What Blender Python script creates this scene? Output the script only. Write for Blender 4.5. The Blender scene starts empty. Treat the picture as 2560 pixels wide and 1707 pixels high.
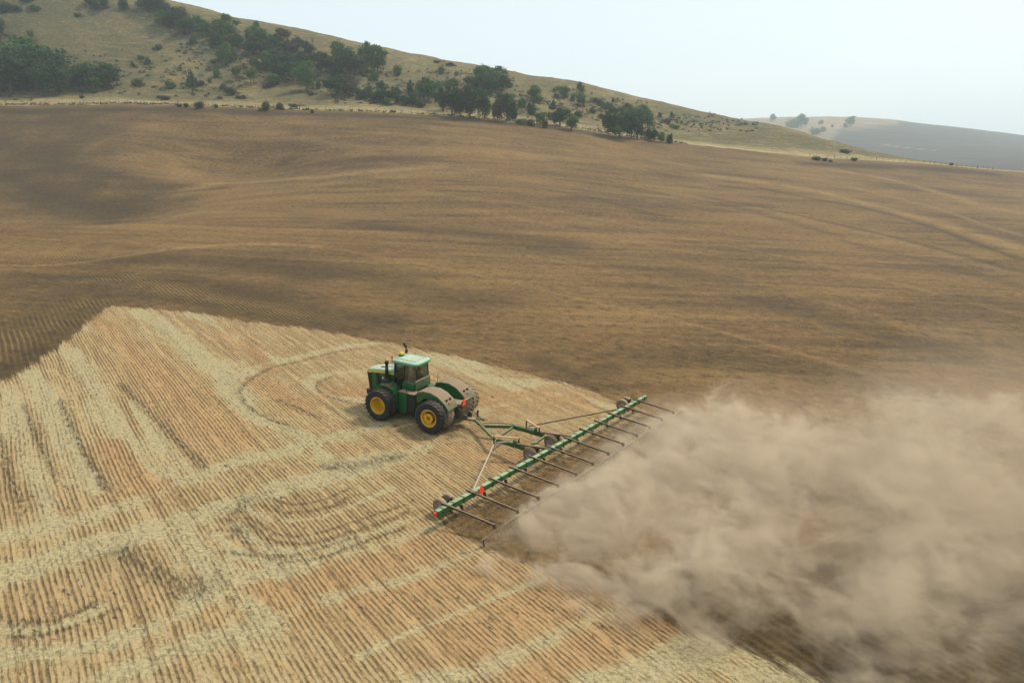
import bpy, bmesh, math, random
import numpy as np
from mathutils import Vector, Matrix
R = math.radians
S = bpy.context.scene
COL = S.collection

# ------------------------------------------------------------------ camera, sky, sun, exposure
F_PX, CX, CY = 1711.0, 1280.0, 853.5            # focal length and centre of the 2560 px wide photograph
PITCH, CAM_H = R(16.07), 17.5
cam_d = bpy.data.cameras.new('camera')
cam = bpy.data.objects.new('camera', cam_d)
COL.objects.link(cam)
cam.location = (0, 0, CAM_H)
cam.rotation_euler = (R(90) - PITCH, 0, 0)
cam_d.sensor_width = 36.0
cam_d.lens = F_PX / 2560 * 36.0
cam_d.clip_start, cam_d.clip_end = 0.5, 6000
S.camera = cam

SUN_EL, SUN_AZ = 52.0, 55.0                      # azimuth in degrees to the right of the viewing direction
sun_dir = Vector((math.sin(R(SUN_AZ)) * math.cos(R(SUN_EL)), math.cos(R(SUN_AZ)) * math.cos(R(SUN_EL)), math.sin(R(SUN_EL))))
sd = bpy.data.lights.new('sun', 'SUN')
sd.energy, sd.angle, sd.color = 3.0, R(8), (1.0, 0.88, 0.70)
sun = bpy.data.objects.new('sun', sd)
COL.objects.link(sun)
sun.rotation_euler = (-sun_dir).to_track_quat('-Z', 'Y').to_euler()

W = bpy.data.worlds.new('World')
S.world = W
W.use_nodes = True
nt = W.node_tree
bg = nt.nodes['Background']
sky = nt.nodes.new('ShaderNodeTexSky')
sky.sky_type = 'NISHITA'
sky.sun_disc = False
sky.sun_elevation, sky.sun_rotation = R(SUN_EL), R(SUN_AZ)
sky.air_density, sky.dust_density, sky.ozone_density, sky.altitude = 1.0, 6.0, 1.5, 700
smoke = nt.nodes.new('ShaderNodeMix')           # thin even smoke veil over the clear sky
smoke.data_type = 'RGBA'
smoke.inputs[0].default_value = 0.72
smoke.inputs[7].default_value = (8.2, 9.25, 9.5, 1)
nt.links.new(sky.outputs[0], smoke.inputs[6])
nt.links.new(smoke.outputs[2], bg.inputs['Color'])
bg.inputs['Strength'].default_value = 0.1

vs = S.view_settings
vs.view_transform, vs.look, vs.exposure, vs.gamma, vs.use_curve_mapping = 'Standard', 'None', 0.32, 1.0, False
cy = S.cycles
cy.max_bounces, cy.diffuse_bounces, cy.glossy_bounces, cy.transmission_bounces = 8, 2, 2, 4
cy.volume_bounces, cy.transparent_max_bounces = 2, 8
cy.volume_step_rate, cy.volume_max_steps = 1.0, 512
cy.use_denoising = True
cy.caustics_reflective = cy.caustics_refractive = False

# ------------------------------------------------------------------ helpers: nodes
class NT:
    """small wrapper to write node graphs as expressions"""
    def __init__(s, name):
        s.m = bpy.data.materials.new(name); s.m.use_nodes = True
        s.t = s.m.node_tree; s.n = s.t.nodes; s.n.clear()
        s.out = s.n.new('ShaderNodeOutputMaterial')
    def put(s, sock, v):
        if isinstance(v, bpy.types.NodeSocket): s.t.links.new(v, sock)
        elif v is not None:
            if sock.type == 'RGBA' and len(v) == 3: v = (*v, 1)
            sock.default_value = v
    def math(s, op, a, b=None, c=None, clamp=False):
        n = s.n.new('ShaderNodeMath'); n.operation = op; n.use_clamp = clamp
        for i, v in enumerate((a, b, c)):
            if v is not None: s.put(n.inputs[i], v)
        return n.outputs[0]
    def add(s, a, b): return s.math('ADD', a, b)
    def sub(s, a, b): return s.math('SUBTRACT', a, b)
    def mul(s, a, b): return s.math('MULTIPLY', a, b)
    def ramp(s, v, lo, hi, a=0.0, b=1.0, smooth=True):
        n = s.n.new('ShaderNodeMapRange'); n.interpolation_type = 'SMOOTHSTEP' if smooth else 'LINEAR'; n.clamp = True
        s.put(n.inputs[0], v); s.put(n.inputs[1], lo); s.put(n.inputs[2], hi); s.put(n.inputs[3], a); s.put(n.inputs[4], b)
        return n.outputs[0]
    def mix(s, f, a, b, blend='MIX'):
        n = s.n.new('ShaderNodeMix'); n.data_type = 'RGBA'; n.blend_type = blend
        s.put(n.inputs[0], f); s.put(n.inputs[6], a); s.put(n.inputs[7], b)
        return n.outputs[2]
    def attr(s, name):
        n = s.n.new('ShaderNodeAttribute'); n.attribute_name = name
        return n
    def pos(s, kind='Object'):
        return s.n.new('ShaderNodeTexCoord').outputs[kind]
    def mapping(s, v, rot=0.0, scale=(1, 1, 1), loc=(0, 0, 0)):
        n = s.n.new('ShaderNodeMapping'); s.put(n.inputs[0], v)
        n.inputs['Rotation'].default_value = (0, 0, rot); n.inputs['Scale'].default_value = scale; n.inputs['Location'].default_value = loc
        return n.outputs[0]
    def noise(s, v, scale, detail=3.0, rough=0.55, dist=0.0, dim='3D', col=False):
        n = s.n.new('ShaderNodeTexNoise'); n.noise_dimensions = dim; s.put(n.inputs['Vector'], v)
        s.put(n.inputs['Scale'], scale); s.put(n.inputs['Detail'], detail); s.put(n.inputs['Roughness'], rough); s.put(n.inputs['Distortion'], dist)
        return n.outputs['Color' if col else 'Fac']
    def sep(s, v):
        n = s.n.new('ShaderNodeSeparateXYZ'); s.put(n.inputs[0], v); return n.outputs
    def comb(s, x, y, z):
        n = s.n.new('ShaderNodeCombineXYZ')
        for i, v in enumerate((x, y, z)): s.put(n.inputs[i], v)
        return n.outputs[0]
    def bump(s, h, strength=0.5, dist=0.1):
        n = s.n.new('ShaderNodeBump'); s.put(n.inputs['Strength'], strength); s.put(n.inputs['Distance'], dist); s.put(n.inputs['Height'], h)
        return n.outputs[0]
    def bsdf(s, col, rough=0.9, metal=0.0, spec=0.3, normal=None, **kw):
        n = s.n.new('ShaderNodeBsdfPrincipled'); s.put(n.inputs['Base Color'], col); s.put(n.inputs['Roughness'], rough)
        s.put(n.inputs['Metallic'], metal); s.put(n.inputs['Specular IOR Level'], spec)
        if normal is not None: s.put(n.inputs['Normal'], normal)
        for k, v in kw.items(): s.put(n.inputs[k.replace('_', ' ')], v)
        s.t.links.new(n.outputs[0], s.out.inputs['Surface'])
        return s.m

def grid_mesh(name, X, Y, Z, mat, attrs=None, smooth=True):
    """one sheet from 2-D coordinate arrays"""
    nr, nc = X.shape
    me = bpy.data.meshes.new(name)
    co = np.stack([X, Y, Z], -1).reshape(-1, 3).astype(np.float32)
    idx = np.arange(nr * nc).reshape(nr, nc)
    q = np.stack([idx[:-1, :-1], idx[:-1, 1:], idx[1:, 1:], idx[1:, :-1]], -1).reshape(-1, 4).astype(np.int32)
    me.vertices.add(len(co)); me.vertices.foreach_set('co', co.ravel())
    me.loops.add(q.size); me.loops.foreach_set('vertex_index', q.ravel())
    me.polygons.add(len(q))
    me.polygons.foreach_set('loop_start', np.arange(0, q.size, 4, dtype=np.int32))
    me.update(calc_edges=True)
    if smooth: me.polygons.foreach_set('use_smooth', np.ones(len(q), bool))
    for k, v in (attrs or {}).items():
        a = me.attributes.new(k, 'FLOAT', 'POINT'); a.data.foreach_set('value', np.clip(v, -50, 50).astype(np.float32).ravel())
    me.materials.append(mat)
    o = bpy.data.objects.new(name, me); COL.objects.link(o)
    return o

def tag(o, label=None, cat=None, group=None, kind=None):
    if label: o['label'] = label
    if cat: o['category'] = cat
    if group: o['group'] = group
    if kind: o['kind'] = kind
    return o

# ------------------------------------------------------------------ terrain as a height function of (a = x / y, y)
SP, CP = math.sin(PITCH), math.cos(PITCH)
TILT = 0.04                                      # the near field falls to the right
def ratio(py):
    v = (py - CY) / F_PX
    return (SP + v * CP) / (CP - v * SP)
def a_of(px, py=400.0):
    return (px - CX) / F_PX / (CP - (py - CY) / F_PX * SP)
# per column of the photograph: ('p', y) on the near plane, (y, row) seen at that row, ('z', y, z) given height
FAR = [('z', 800, -8)]
TCOLS = [
 (-1000, [('p', 60), ('p', 100), ('z', 150, 2), (205, 450), (250, 350), (285, 275), (300, 255), ('z', 430, 125), ('z', 520, 130), ('z', 700, 60), ('z', 800, 30), ('z', 2100, 80)]),
 (0,    [('p', 60), ('p', 100), ('p', 122), ('z', 145, -0.8), ('z', 166, -2.2), (210, 455), (250, 350), (285, 265), (302, 240), ('z', 430, 112), ('z', 520, 116), ('z', 700, 60), ('z', 800, 30), ('z', 2100, 80)]),
 (300,  [('p', 60), ('p', 100), ('p', 131), ('z', 152, -0.2), ('z', 172, -1.6), (215, 440), (250, 345), (287, 262), (312, 236), (365, 110), (430, -40), ('z', 500, 102), ('z', 700, 50), ('z', 800, 20), ('z', 2100, 80)]),
 (600,  [('p', 60), ('p', 100), ('p', 135), (158, 531), (186, 495), (211, 459), ('z', 223, 5.4), ('z', 234, 6.6), (257, 355), (288, 270), (316, 245), (365, 140), (430, 35), ('z', 500, 85), ('z', 700, 40), ('z', 800, 10), ('z', 2100, 80)]),
 (900,  [('p', 60), ('p', 110), (165, 525), (206, 440), (250, 358), (290, 282), (320, 252), (370, 172), (435, 101), ('z', 510, 72), ('z', 700, 30), ('z', 800, 0), ('z', 2100, 80)]),
 (1280, [('p', 60), ('p', 110), (170, 512), (225, 420), (262, 358), (295, 305), (325, 284), (370, 226), (425, 178), ('z', 500, 52), ('z', 700, 15), ('z', 800, -5), ('z', 2100, 80)]),
 (1700, [('p', 60), ('p', 120), (200, 500), (255, 420), (305, 362), (332, 345), (370, 300), (415, 265), ('z', 480, 34), ('z', 650, 0), ('z', 800, -8), (2100, 304)]),
 (1900, [('p', 60), ('p', 120), (210, 500), (262, 432), (312, 380), (335, 365), (368, 330), (405, 308), ('z', 470, 22), ('z', 620, -4), ('z', 800, -8), (2100, 297)]),
 (2100, [('p', 60), ('p', 130), (220, 500), (272, 444), (320, 398), (340, 381), (380, 360), ('z', 450, 10), ('z', 600, -6), ('z', 800, -8), (2100, 294)]),
 (2330, [('p', 60), ('p', 130), (225, 510), (283, 456), (331, 411), (346, 405), (362, 403), ('z', 430, 2), ('z', 600, -8), ('z', 800, -8), (2100, 314)]),
 (2560, [('p', 60), ('p', 130), (230, 520), (290, 470), (345, 430), ('z', 380, 3.4), ('z', 450, -2), ('z', 600, -10), ('z', 800, -8), (2100, 340)]),
 (3500, [('p', 60), ('p', 130), (230, 540), (290, 500), (345, 465), ('z', 380, -5), ('z', 450, -8), ('z', 600, -14), ('z', 800, -10), (2100, 440)]),
]
FENCE_Y = {-1000: 285, 0: 285, 300: 287, 600: 288, 900: 290, 1280: 295, 1700: 305, 1900: 312, 2100: 320, 2330: 331, 2560: 345, 3500: 345}
A_COL = np.array([a_of(c[0]) for c in TCOLS])
F_COL = np.array([FENCE_Y[c[0]] for c in TCOLS], float)

def pchip(x, y, xi):
    x, y = np.asarray(x, float), np.asarray(y, float)
    h = np.diff(x); d = np.diff(y) / h
    m = np.zeros_like(y)
    for i in range(1, len(x) - 1):
        if d[i - 1] * d[i] > 0:
            w1, w2 = 2 * h[i] + h[i - 1], h[i] + 2 * h[i - 1]
            m[i] = (w1 + w2) / (w1 / d[i - 1] + w2 / d[i])
    m[0], m[-1] = d[0], d[-1]
    xi = np.clip(xi, x[0], x[-1])
    k = np.clip(np.searchsorted(x, xi) - 1, 0, len(x) - 2)
    t = (xi - x[k]) / h[k]
    return ((1 + 2 * t) * (1 - t) ** 2 * y[k] + t * (1 - t) ** 2 * h[k] * m[k] + t * t * (3 - 2 * t) * y[k + 1] + t * t * (t - 1) * h[k] * m[k + 1])

TY = np.concatenate([np.arange(0, 420, 1.0), np.arange(420, 3800, 6.0)])
def _profile(px, st):
    a = a_of(px); ys, zs = [0.0], [0.0]
    for e in st:
        if e[0] == 'p': y, z = e[1], -TILT * a * e[1]
        elif e[0] == 'z': y, z = e[1], e[2]
        else: y, z = e[0], CAM_H - e[0] * ratio(e[1])
        ys.append(y); zs.append(z)
    ys += [2400, 3000, 3800]; zs += [zs[-1] - 22, zs[-1] - 60, zs[-1] - 90]
    return pchip(ys, zs, TY)
_P = np.array([_profile(*c) for c in TCOLS])                       # columns x TY
TA = np.linspace(A_COL[0], A_COL[-1], 260)
_T = np.array([pchip(A_COL, _P[:, j], TA) for j in range(len(TY))]).T   # TA x TY
_k = np.exp(-0.5 * (np.arange(-8, 9) / 3.0) ** 2); _k /= _k.sum()   # smooth gently across
_pad = np.pad(_T, ((8, 8), (0, 0)), mode='edge')
_T = sum(_k[i] * _pad[i:i + len(TA)] for i in range(17))

def vnoise(x, y, seed=0):
    """value noise, 0..1"""
    xi, yi = np.floor(x).astype(np.int64), np.floor(y).astype(np.int64)
    fx, fy = x - xi, y - yi
    fx, fy = fx * fx * (3 - 2 * fx), fy * fy * (3 - 2 * fy)
    def h(i, j):
        n = (i * 374761393 + j * 668265263 + seed * 974634777) & 0xFFFFFFFF
        n = ((n ^ (n >> 13)) * 1274126177) & 0xFFFFFFFF
        return ((n ^ (n >> 16)) & 0xFFFF) / 65535.0
    return (h(xi, yi) * (1 - fx) + h(xi + 1, yi) * fx) * (1 - fy) + (h(xi, yi + 1) * (1 - fx) + h(xi + 1, yi + 1) * fx) * fy
def fbm(x, y, oct=4, seed=0):
    r, s, w = 0, 0, 1.0
    for o in range(oct):
        r = r + w * vnoise(x * 2 ** o, y * 2 ** o, seed + o); s += w; w *= 0.5
    return r / s

def tz(x, y):
    """terrain height"""
    x, y = np.asarray(x, float), np.asarray(y, float)
    yy = np.maximum(y, 0.5)
    a = np.clip(x / yy, TA[0], TA[-1])
    ia = (a - TA[0]) / (TA[1] - TA[0]); i = np.clip(ia.astype(int), 0, len(TA) - 2); fa = ia - i
    j = np.clip(np.searchsorted(TY, yy, side='right') - 1, 0, len(TY) - 2)
    fy = np.clip((yy - TY[j]) / (TY[j + 1] - TY[j]), 0, 1)
    z = (_T[i, j] * (1 - fa) + _T[i + 1, j] * fa) * (1 - fy) + (_T[i, j + 1] * (1 - fa) + _T[i + 1, j + 1] * fa) * fy
    far = np.clip((yy - 75) / 60, 0, 1)
    z = z + far * (fbm(x / 45, y / 45, 3, 11) - 0.5) * 1.2
    hill = np.clip((yy - fence_y(x / yy) - 6) / 40, 0, 1)
    z = z + hill * ((fbm(x / 38, y / 60, 4, 5) - 0.5) * 4.0 + (fbm(x / 9, y / 9, 3, 8) - 0.5) * 1.0)
    return z
def fence_y(a):
    return np.interp(a, A_COL, F_COL)

def unproject(px, py, ymin=4.0, ymax=3400.0):
    """point of the photograph -> first hit with the terrain (world x, y, z)"""
    px, py = np.atleast_1d(np.asarray(px, float)), np.atleast_1d(np.asarray(py, float))
    ys = np.concatenate([np.arange(ymin, 420, 0.5), np.arange(420, ymax, 4.0)])
    out = np.zeros((len(px), 3))
    for n, (u, v) in enumerate(zip((px - CX) / F_PX, (py - CY) / F_PX)):
        fw = CP - v * SP; a = u / fw; r = (SP + v * CP) / fw
        g = CAM_H - ys * r - tz(a * ys, ys)
        k = np.argmax(g <= 0)
        if g[k] > 0: k = len(ys) - 1
        y = ys[k] if k == 0 else ys[k - 1] + (ys[k] - ys[k - 1]) * g[k - 1] / (g[k - 1] - g[k] + 1e-9)
        out[n] = (a * y, y, float(tz(a * y, y)))
    return out
# ------------------------------------------------------------------ the ground sheet: field inside the fence, hillside, distant hills
ROW_DIR = np.array([-0.6118, 0.791]); ROW_N = np.array([0.791, 0.6118])

def seg_dist(X, Y, pts):
    """distance from each vertex to a polyline (world xy)"""
    d = np.full(X.shape, 1e9)
    for (x0, y0), (x1, y1) in zip(pts[:-1], pts[1:]):
        dx, dy = x1 - x0, y1 - y0; L = dx * dx + dy * dy + 1e-9
        t = np.clip(((X - x0) * dx + (Y - y0) * dy) / L, 0, 1)
        d = np.minimum(d, np.hypot(X - x0 - t * dx, Y - y0 - t * dy))
    return d
def in_poly(X, Y, pts):
    ins = np.zeros(X.shape, bool)
    n = len(pts)
    for i in range(n):
        (x0, y0), (x1, y1) = pts[i], pts[(i + 1) % n]
        c = ((y0 > Y) != (y1 > Y)) & (X < (x1 - x0) * (Y - y0) / (y1 - y0 + 1e-12) + x0)
        ins ^= c
    return ins
def on_ground(pix):
    return unproject([p[0] for p in pix], [p[1] for p in pix])[:, :2]
def smooth_path(P, n=6):
    """Catmull-Rom through the points"""
    P = np.asarray(P, float); Q = np.vstack([2 * P[0] - P[1], P, 2 * P[-1] - P[-2]]); out = []
    for i in range(1, len(Q) - 2):
        for t in np.linspace(0, 1, n, endpoint=False):
            out.append(0.5 * (2 * Q[i] + (Q[i + 1] - Q[i - 1]) * t + (2 * Q[i - 1] - 5 * Q[i] + 4 * Q[i + 1] - Q[i + 2]) * t * t + (3 * Q[i] - Q[i - 1] - 3 * Q[i + 1] + Q[i + 2]) * t ** 3))
    out.append(P[-1])
    return np.array(out)
def stroke(M, X, Y, pix, width, amount=1.0, curve=True, wob=0.35):
    """add a soft band of the given half width (m) along a path on the ground"""
    P = on_ground(pix)
    if curve and len(P) > 2: P = smooth_path(P)
    lo, hi = P.min(0) - width * 4, P.max(0) + width * 4
    m = (X > lo[0]) & (X < hi[0]) & (Y > lo[1]) & (Y < hi[1])
    if not m.any(): return
    d = seg_dist(X[m], Y[m], P) + (fbm(X[m] * 0.9, Y[m] * 0.9, 3, 3) - 0.5) * width * 2 * wob
    v = amount * np.exp(-(np.maximum(d, 0) / (width * 1.15)) ** 2)
    M[m] = np.maximum(M[m], v) if amount > 0 else np.minimum(M[m], v)

# uncut stubble: outline of the pale patch in the photograph, followed round behind the camera
STUB = [(-700, 1400), (-120, 1020), (0, 958), (60, 925), (100, 895), (165, 855), (205, 820), (240, 787), (262, 771), (285, 765), (325, 767), (421, 776), (478, 781), (536, 790),
        (612, 803), (689, 812), (765, 821), (842, 834), (930, 852), (1030, 870), (1155, 895), (1257, 918), (1334, 941), (1436, 964), (1487, 982), (1545, 1008), (1622, 1030),
        (1480, 1103), (1300, 1205), (1112, 1308), (1160, 1338), (1250, 1382), (1400, 1448), (1560, 1508), (1640, 1538), (1760, 1588), (1900, 1640), (2050, 1700), (2300, 1800)]
stub_poly = on_ground(STUB)
stub_poly = np.vstack([stub_poly, [(40, 6), (40, -30), (-90, -30), (-90, 20)]])

STRAW_AND_HAZE = [  # pale straw bands and some painted dust haze (photograph pixels), half width in metres, amount
 ([(-60, 1460), (0, 1443), (140, 1396), (280, 1354), (421, 1312), (561, 1265), (701, 1222), (850, 1178), (980, 1140)], 0.75, 1.0),
 ([(-60, 1370), (70, 1326), (262, 1280), (350, 1247), (532, 1175), (723, 1125), (898, 1077), (1000, 1046)], 0.6, 0.8),
 ([(880, 1185), (980, 1148), (1070, 1115)], 0.5, 0.8),
 ([(1440, 1725), (1503, 1703), (1659, 1648), (1814, 1575)], 0.85, 1.0),
 ([(1000, 1740), (1100, 1697), (1286, 1645), (1410, 1579), (1615, 1497)], 0.55, 0.85),
 ([(480, 1500), (561, 1462), (748, 1420), (935, 1375), (1075, 1320), (1110, 1306)], 0.6, 0.8),
 ([(640, 1560), (800, 1500), (1000, 1456), (1181, 1387), (1243, 1372)], 0.5, 0.8),
 ([(900, 1640), (1000, 1590), (1100, 1551), (1224, 1499), (1410, 1426)], 0.13, 0.9),
 ([(1900, 1720), (2000, 1690), (2120, 1725)], 0.8, 0.9), ([(1990, 1650), (2080, 1690)], 0.6, 0.8),
 ([(345, 778), (400, 812), (470, 862), (560, 945), (605, 1010)], 0.85, 1.0),
 ([(478, 783), (560, 826), (640, 875), (700, 905)], 0.6, 0.9),
 ([(172, 872), (225, 950), (268, 1044), (340, 1120), (421, 1190)], 0.7, 0.85),
 ([(77, 930), (120, 1010), (184, 1140), (230, 1220)], 0.7, 0.8), ([(20, 970), (45, 1080), (90, 1180), (130, 1300)], 0.5, 0.6),
 ([(330, 1000), (380, 1080), (460, 1170)], 0.4, 0.6),
 ([(946, 857), (850, 868), (749, 892), (678, 905), (637, 924), (586, 953), (573, 985), (605, 1020), (653, 1052), (704, 1068), (760, 1090), (850, 1190)], 0.42, 0.95),
 ([(1000, 915), (930, 925), (819, 934), (774, 953), (787, 978), (835, 991), (911, 1004)], 0.4, 0.85),
 ([(600, 1262), (655, 1290), (725, 1301), (818, 1288), (900, 1255), (980, 1220)], 0.18, 0.8),
 ([(590, 1310), (678, 1372), (795, 1372), (935, 1330), (1050, 1290)], 0.25, 0.8),
 ([(540, 1340), (640, 1400), (748, 1402), (890, 1362)], 0.2, 0.7),
 ([(0, 1566), (70, 1575), (164, 1560), (250, 1520)], 0.25, 0.8), ([(0, 1640), (120, 1632), (280, 1600), (420, 1545), (560, 1480)], 0.4, 0.8),
 ([(200, 1720), (350, 1660), (520, 1600), (700, 1560)], 0.45, 0.75), ([(450, 1330), (500, 1400), (570, 1460), (660, 1530)], 0.6, 0.7),
 ([(1175, 900), (1210, 925), (1250, 950), (1310, 980)], 0.7, 0.8), ([(1150, 1040), (1250, 1013), (1400, 985), (1560, 1030)], 0.55, 0.8), ([(1080, 890), (1200, 940), (1320, 962)], 0.9, 0.8),  # first and last bands paint the dust haze behind the tractor
]
ORANGE = [ ([(820, 1440), (1000, 1390), (1130, 1340)], 1.0), ([(930, 1510), (1100, 1460), (1290, 1400)], 1.2), ([(1130, 1610), (1300, 1540), (1480, 1470)], 1.2), ([(1330, 1680), (1500, 1610), (1660, 1540)], 1.1),
 ([(560, 830), (640, 880), (680, 930)], 0.7), ([(650, 950), (700, 985), (760, 1015)], 0.9), ([(350, 900), (450, 990), (560, 1090)], 1.6), ([(1220, 1005), (1320, 985), (1430, 995)], 1.6), ([(820, 985), (960, 970), (1040, 960)], 1.0),
 ([(280, 1110), (330, 1180), (380, 1220)], 0.9), ([(230, 790), (300, 850), (420, 960)], 0.7), ([(640, 1470), (720, 1495), (760, 1520)], 0.8), ([(1150, 1130), (1260, 1150), (1330, 1110)], 1.0)]
DARKS = [ ([(660, 1238), (730, 1260), (810, 1248), (870, 1220)], 0.10), ([(585, 1300), (640, 1380), (748, 1402), (890, 1362), (1010, 1320)], 0.12), ([(640, 1300), (690, 1335), (780, 1335), (910, 1295), (1010, 1262)], 0.10), ([(0, 1590), (90, 1588), (200, 1560), (300, 1520)], 0.14), ([(760, 902), (690, 916), (640, 940), (600, 975), (620, 1015), (670, 1045), (740, 1070)], 0.16), ([(830, 942), (795, 958), (800, 980), (850, 1000), (920, 1012)], 0.14), ([(930, 870), (850, 878), (760, 900)], 0.14), ([(655, 1262), (725, 1281), (818, 1267), (880, 1238)], 0.14), ([(608, 1282), (650, 1335), (720, 1358), (795, 1354), (935, 1312), (1030, 1275)], 0.16), ([(561, 1378), (640, 1388), (748, 1384), (890, 1342)], 0.13),
 ([(0, 1550), (70, 1557), (164, 1540), (240, 1505)], 0.2), ([(620, 1250), (590, 1290), (600, 1330)], 0.4), ([(300, 960), (400, 1060), (480, 1140), (510, 1170)], 0.25), ([(820, 1165), (900, 1160), (1000, 1140)], 0.5), ([(700, 1000), (740, 1020), (800, 1045)], 0.25),
 ([(0, 1090), (20, 1180), (60, 1280)], 0.2), ([(60, 1010), (90, 1090), (140, 1200)], 0.16), ([(150, 1000), (190, 1090), (260, 1220)], 0.2), ([(300, 1380), (400, 1440), (500, 1470)], 0.5), ([(1010, 1010), (1080, 1060), (1130, 1090)], 0.4)]
PASS = [  # pale lines left between passes in the worked soil: path, half width, amount
 ([(90, 664), (157, 661), (250, 650), (361, 632), (420, 623)], 0.5, 0.9), ([(446, 621), (540, 614), (638, 610), (720, 612), (786, 617)], 0.9, 1.0), ([(786, 617), (860, 626), (935, 640), (1104, 668), (1220, 692)], 0.35, 0.55),
 ([(1220, 692), (1334, 717), (1374, 730), (1500, 757), (1640, 790), (1870, 847), (2100, 913), (2330, 985)], 0.4, 0.75),
 ([(1320, 641), (1400, 655), (1461, 673)], 0.4, 0.5), ([(1240, 500), (1440, 537), (1590, 567), (1690, 592), (1844, 620), (2100, 673), (2560, 790)], 0.5, 0.5), ([(1480, 600), (1800, 680), (2150, 780), (2560, 900)], 0.5, 0.35),
 ([(1000, 470), (1232, 505)], 0.6, 0.5), ([(1900, 520), (2200, 590), (2560, 690)], 0.9, 0.55), ([(1780, 440), (2050, 480), (2300, 545), (2560, 625)], 1.6, 1.0), ([(2000, 410), (2250, 455), (2560, 535)], 1.6, 0.9), ([(2120, 465), (2300, 510), (2560, 590)], 0.8, 0.8),
 ([(60, 571), (200, 565), (330, 549), (450, 538), (560, 531), (700, 534)], 0.6, 0.6), ([(360, 505), (500, 469), (640, 455), (770, 446), (900, 432), (1100, 418)], 1.6, 0.9), ([(560, 492), (700, 475), (900, 450), (1200, 425)], 1.8, 0.5),
 ([(165, 408), (250, 357), (345, 318), (400, 314)], 0.8, 0.6), ([(168, 408), (163, 440), (190, 470)], 0.6, 0.5), ([(172, 409), (260, 398), (370, 390)], 1.2, 0.5), ([(650, 325), (760, 345), (900, 367), (1100, 384)], 1.2, 0.6), ([(430, 352), (520, 385), (560, 412)], 0.6, 0.35),
 ([(1150, 520), (1500, 590), (1800, 640)], 0.6, 0.35), ([(1000, 560), (1300, 620), (1700, 720), (2200, 850)], 0.5, 0.3), ([(900, 380), (1200, 375), (1600, 420)], 2.5, 0.5), ([(1100, 345), (1500, 385), (1900, 430)], 2.5, 0.4), ([(0, 664), (60, 664), (120, 664)], 0.5, 0.7)]
FRESH_AND_SHADE = [ ([(250, 740), (330, 735), (480, 752), (700, 790), (860, 815)], 2.6, 0.9), ([(-100, 960), (0, 925), (100, 860), (200, 790), (250, 745)], 2.6, 0.9), ([(500, 650), (700, 660), (950, 700), (1150, 745)], 6.0, 0.6),  # darker, freshly turned soil; also shade painted over the upper left
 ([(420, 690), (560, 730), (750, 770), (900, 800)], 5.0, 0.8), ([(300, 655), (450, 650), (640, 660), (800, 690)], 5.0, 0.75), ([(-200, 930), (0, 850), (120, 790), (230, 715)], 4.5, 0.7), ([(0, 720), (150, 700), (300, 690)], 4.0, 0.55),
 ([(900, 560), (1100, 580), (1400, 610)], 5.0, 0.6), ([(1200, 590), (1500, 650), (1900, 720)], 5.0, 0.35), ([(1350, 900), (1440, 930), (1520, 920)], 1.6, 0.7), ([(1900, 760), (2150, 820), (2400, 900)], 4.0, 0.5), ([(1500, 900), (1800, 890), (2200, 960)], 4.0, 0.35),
 ([(330, 620), (260, 610), (200, 640)], 1.6, 0.6), ([(-200, 470), (0, 440), (100, 480), (300, 520)], 13.0, 1.0), ([(-200, 330), (0, 360), (160, 420)], 16.0, 0.95), ([(-200, 300), (100, 310), (260, 330)], 14.0, 0.7), ([(170, 425), (300, 440), (420, 470)], 5.0, 0.7), ([(-100, 279), (200, 275), (500, 277), (900, 290)], 4.5, 1.0), ([(900, 290), (1250, 309), (1500, 337)], 3.0, 0.9),  # the widest left paths paint the hollow's shade into the soil colour
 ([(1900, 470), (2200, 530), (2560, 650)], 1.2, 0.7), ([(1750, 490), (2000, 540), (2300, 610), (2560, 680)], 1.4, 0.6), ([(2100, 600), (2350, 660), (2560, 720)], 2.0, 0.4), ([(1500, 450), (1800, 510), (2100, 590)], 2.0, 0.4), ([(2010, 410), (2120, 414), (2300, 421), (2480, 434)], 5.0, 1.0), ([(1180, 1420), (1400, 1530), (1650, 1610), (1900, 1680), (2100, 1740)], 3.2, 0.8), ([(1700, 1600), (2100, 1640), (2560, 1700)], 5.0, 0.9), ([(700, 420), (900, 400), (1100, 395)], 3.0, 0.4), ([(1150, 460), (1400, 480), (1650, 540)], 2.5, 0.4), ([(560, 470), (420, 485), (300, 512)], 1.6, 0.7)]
HATCH = [ ([(1500, 1530), (1900, 1640), (2300, 1690), (2560, 1650)], 5.0, 0.35), ([(290, 700), (400, 715), (520, 745), (640, 770), (860, 800)], 3.0, 0.9), ([(0, 880), (60, 830), (140, 800), (220, 760)], 3.0, 0.7), ([(180, 640), (260, 620), (330, 600)], 4.0, 0.9), ([(230, 580), (400, 555), (560, 535), (700, 545)], 4.5, 0.8), ([(900, 700), (1000, 740), (1100, 770)], 3.0, 0.5)]

# grid lines: columns by a = x / y, rows by distance, one row lying on the fence line
_af = np.arange(-0.86, 0.861, 0.00172)
_aw = np.array([0.9, 0.96, 1.05, 1.2, 1.5, 2, 3, 5, 9])
A = np.concatenate([-_aw[::-1], _af, _aw])
_yn = [3.0, 6, 9, 12, 14.5]
_r = 1.05
while _yn[-1] < 132:                             # about two rows per photograph pixel of the 1024 px render, finer near
    y = _yn[-1]; _yn.append(y + max(0.045, min(0.34, y * y / (F_PX * 0.4 * CAM_H) * 0.55)))
_yn = np.array(_yn)
t = np.linspace(0, 1, 330)[1:]
FY = fence_y(A)
Yf = np.concatenate([np.repeat(_yn[:, None], len(A), 1), _yn[-1] + t[:, None] * (FY[None, :] - _yn[-1])], 0)
Xf = Yf * A[None, :]
Zf = tz(Xf, Yf)
near = (Yf < 140)
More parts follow.
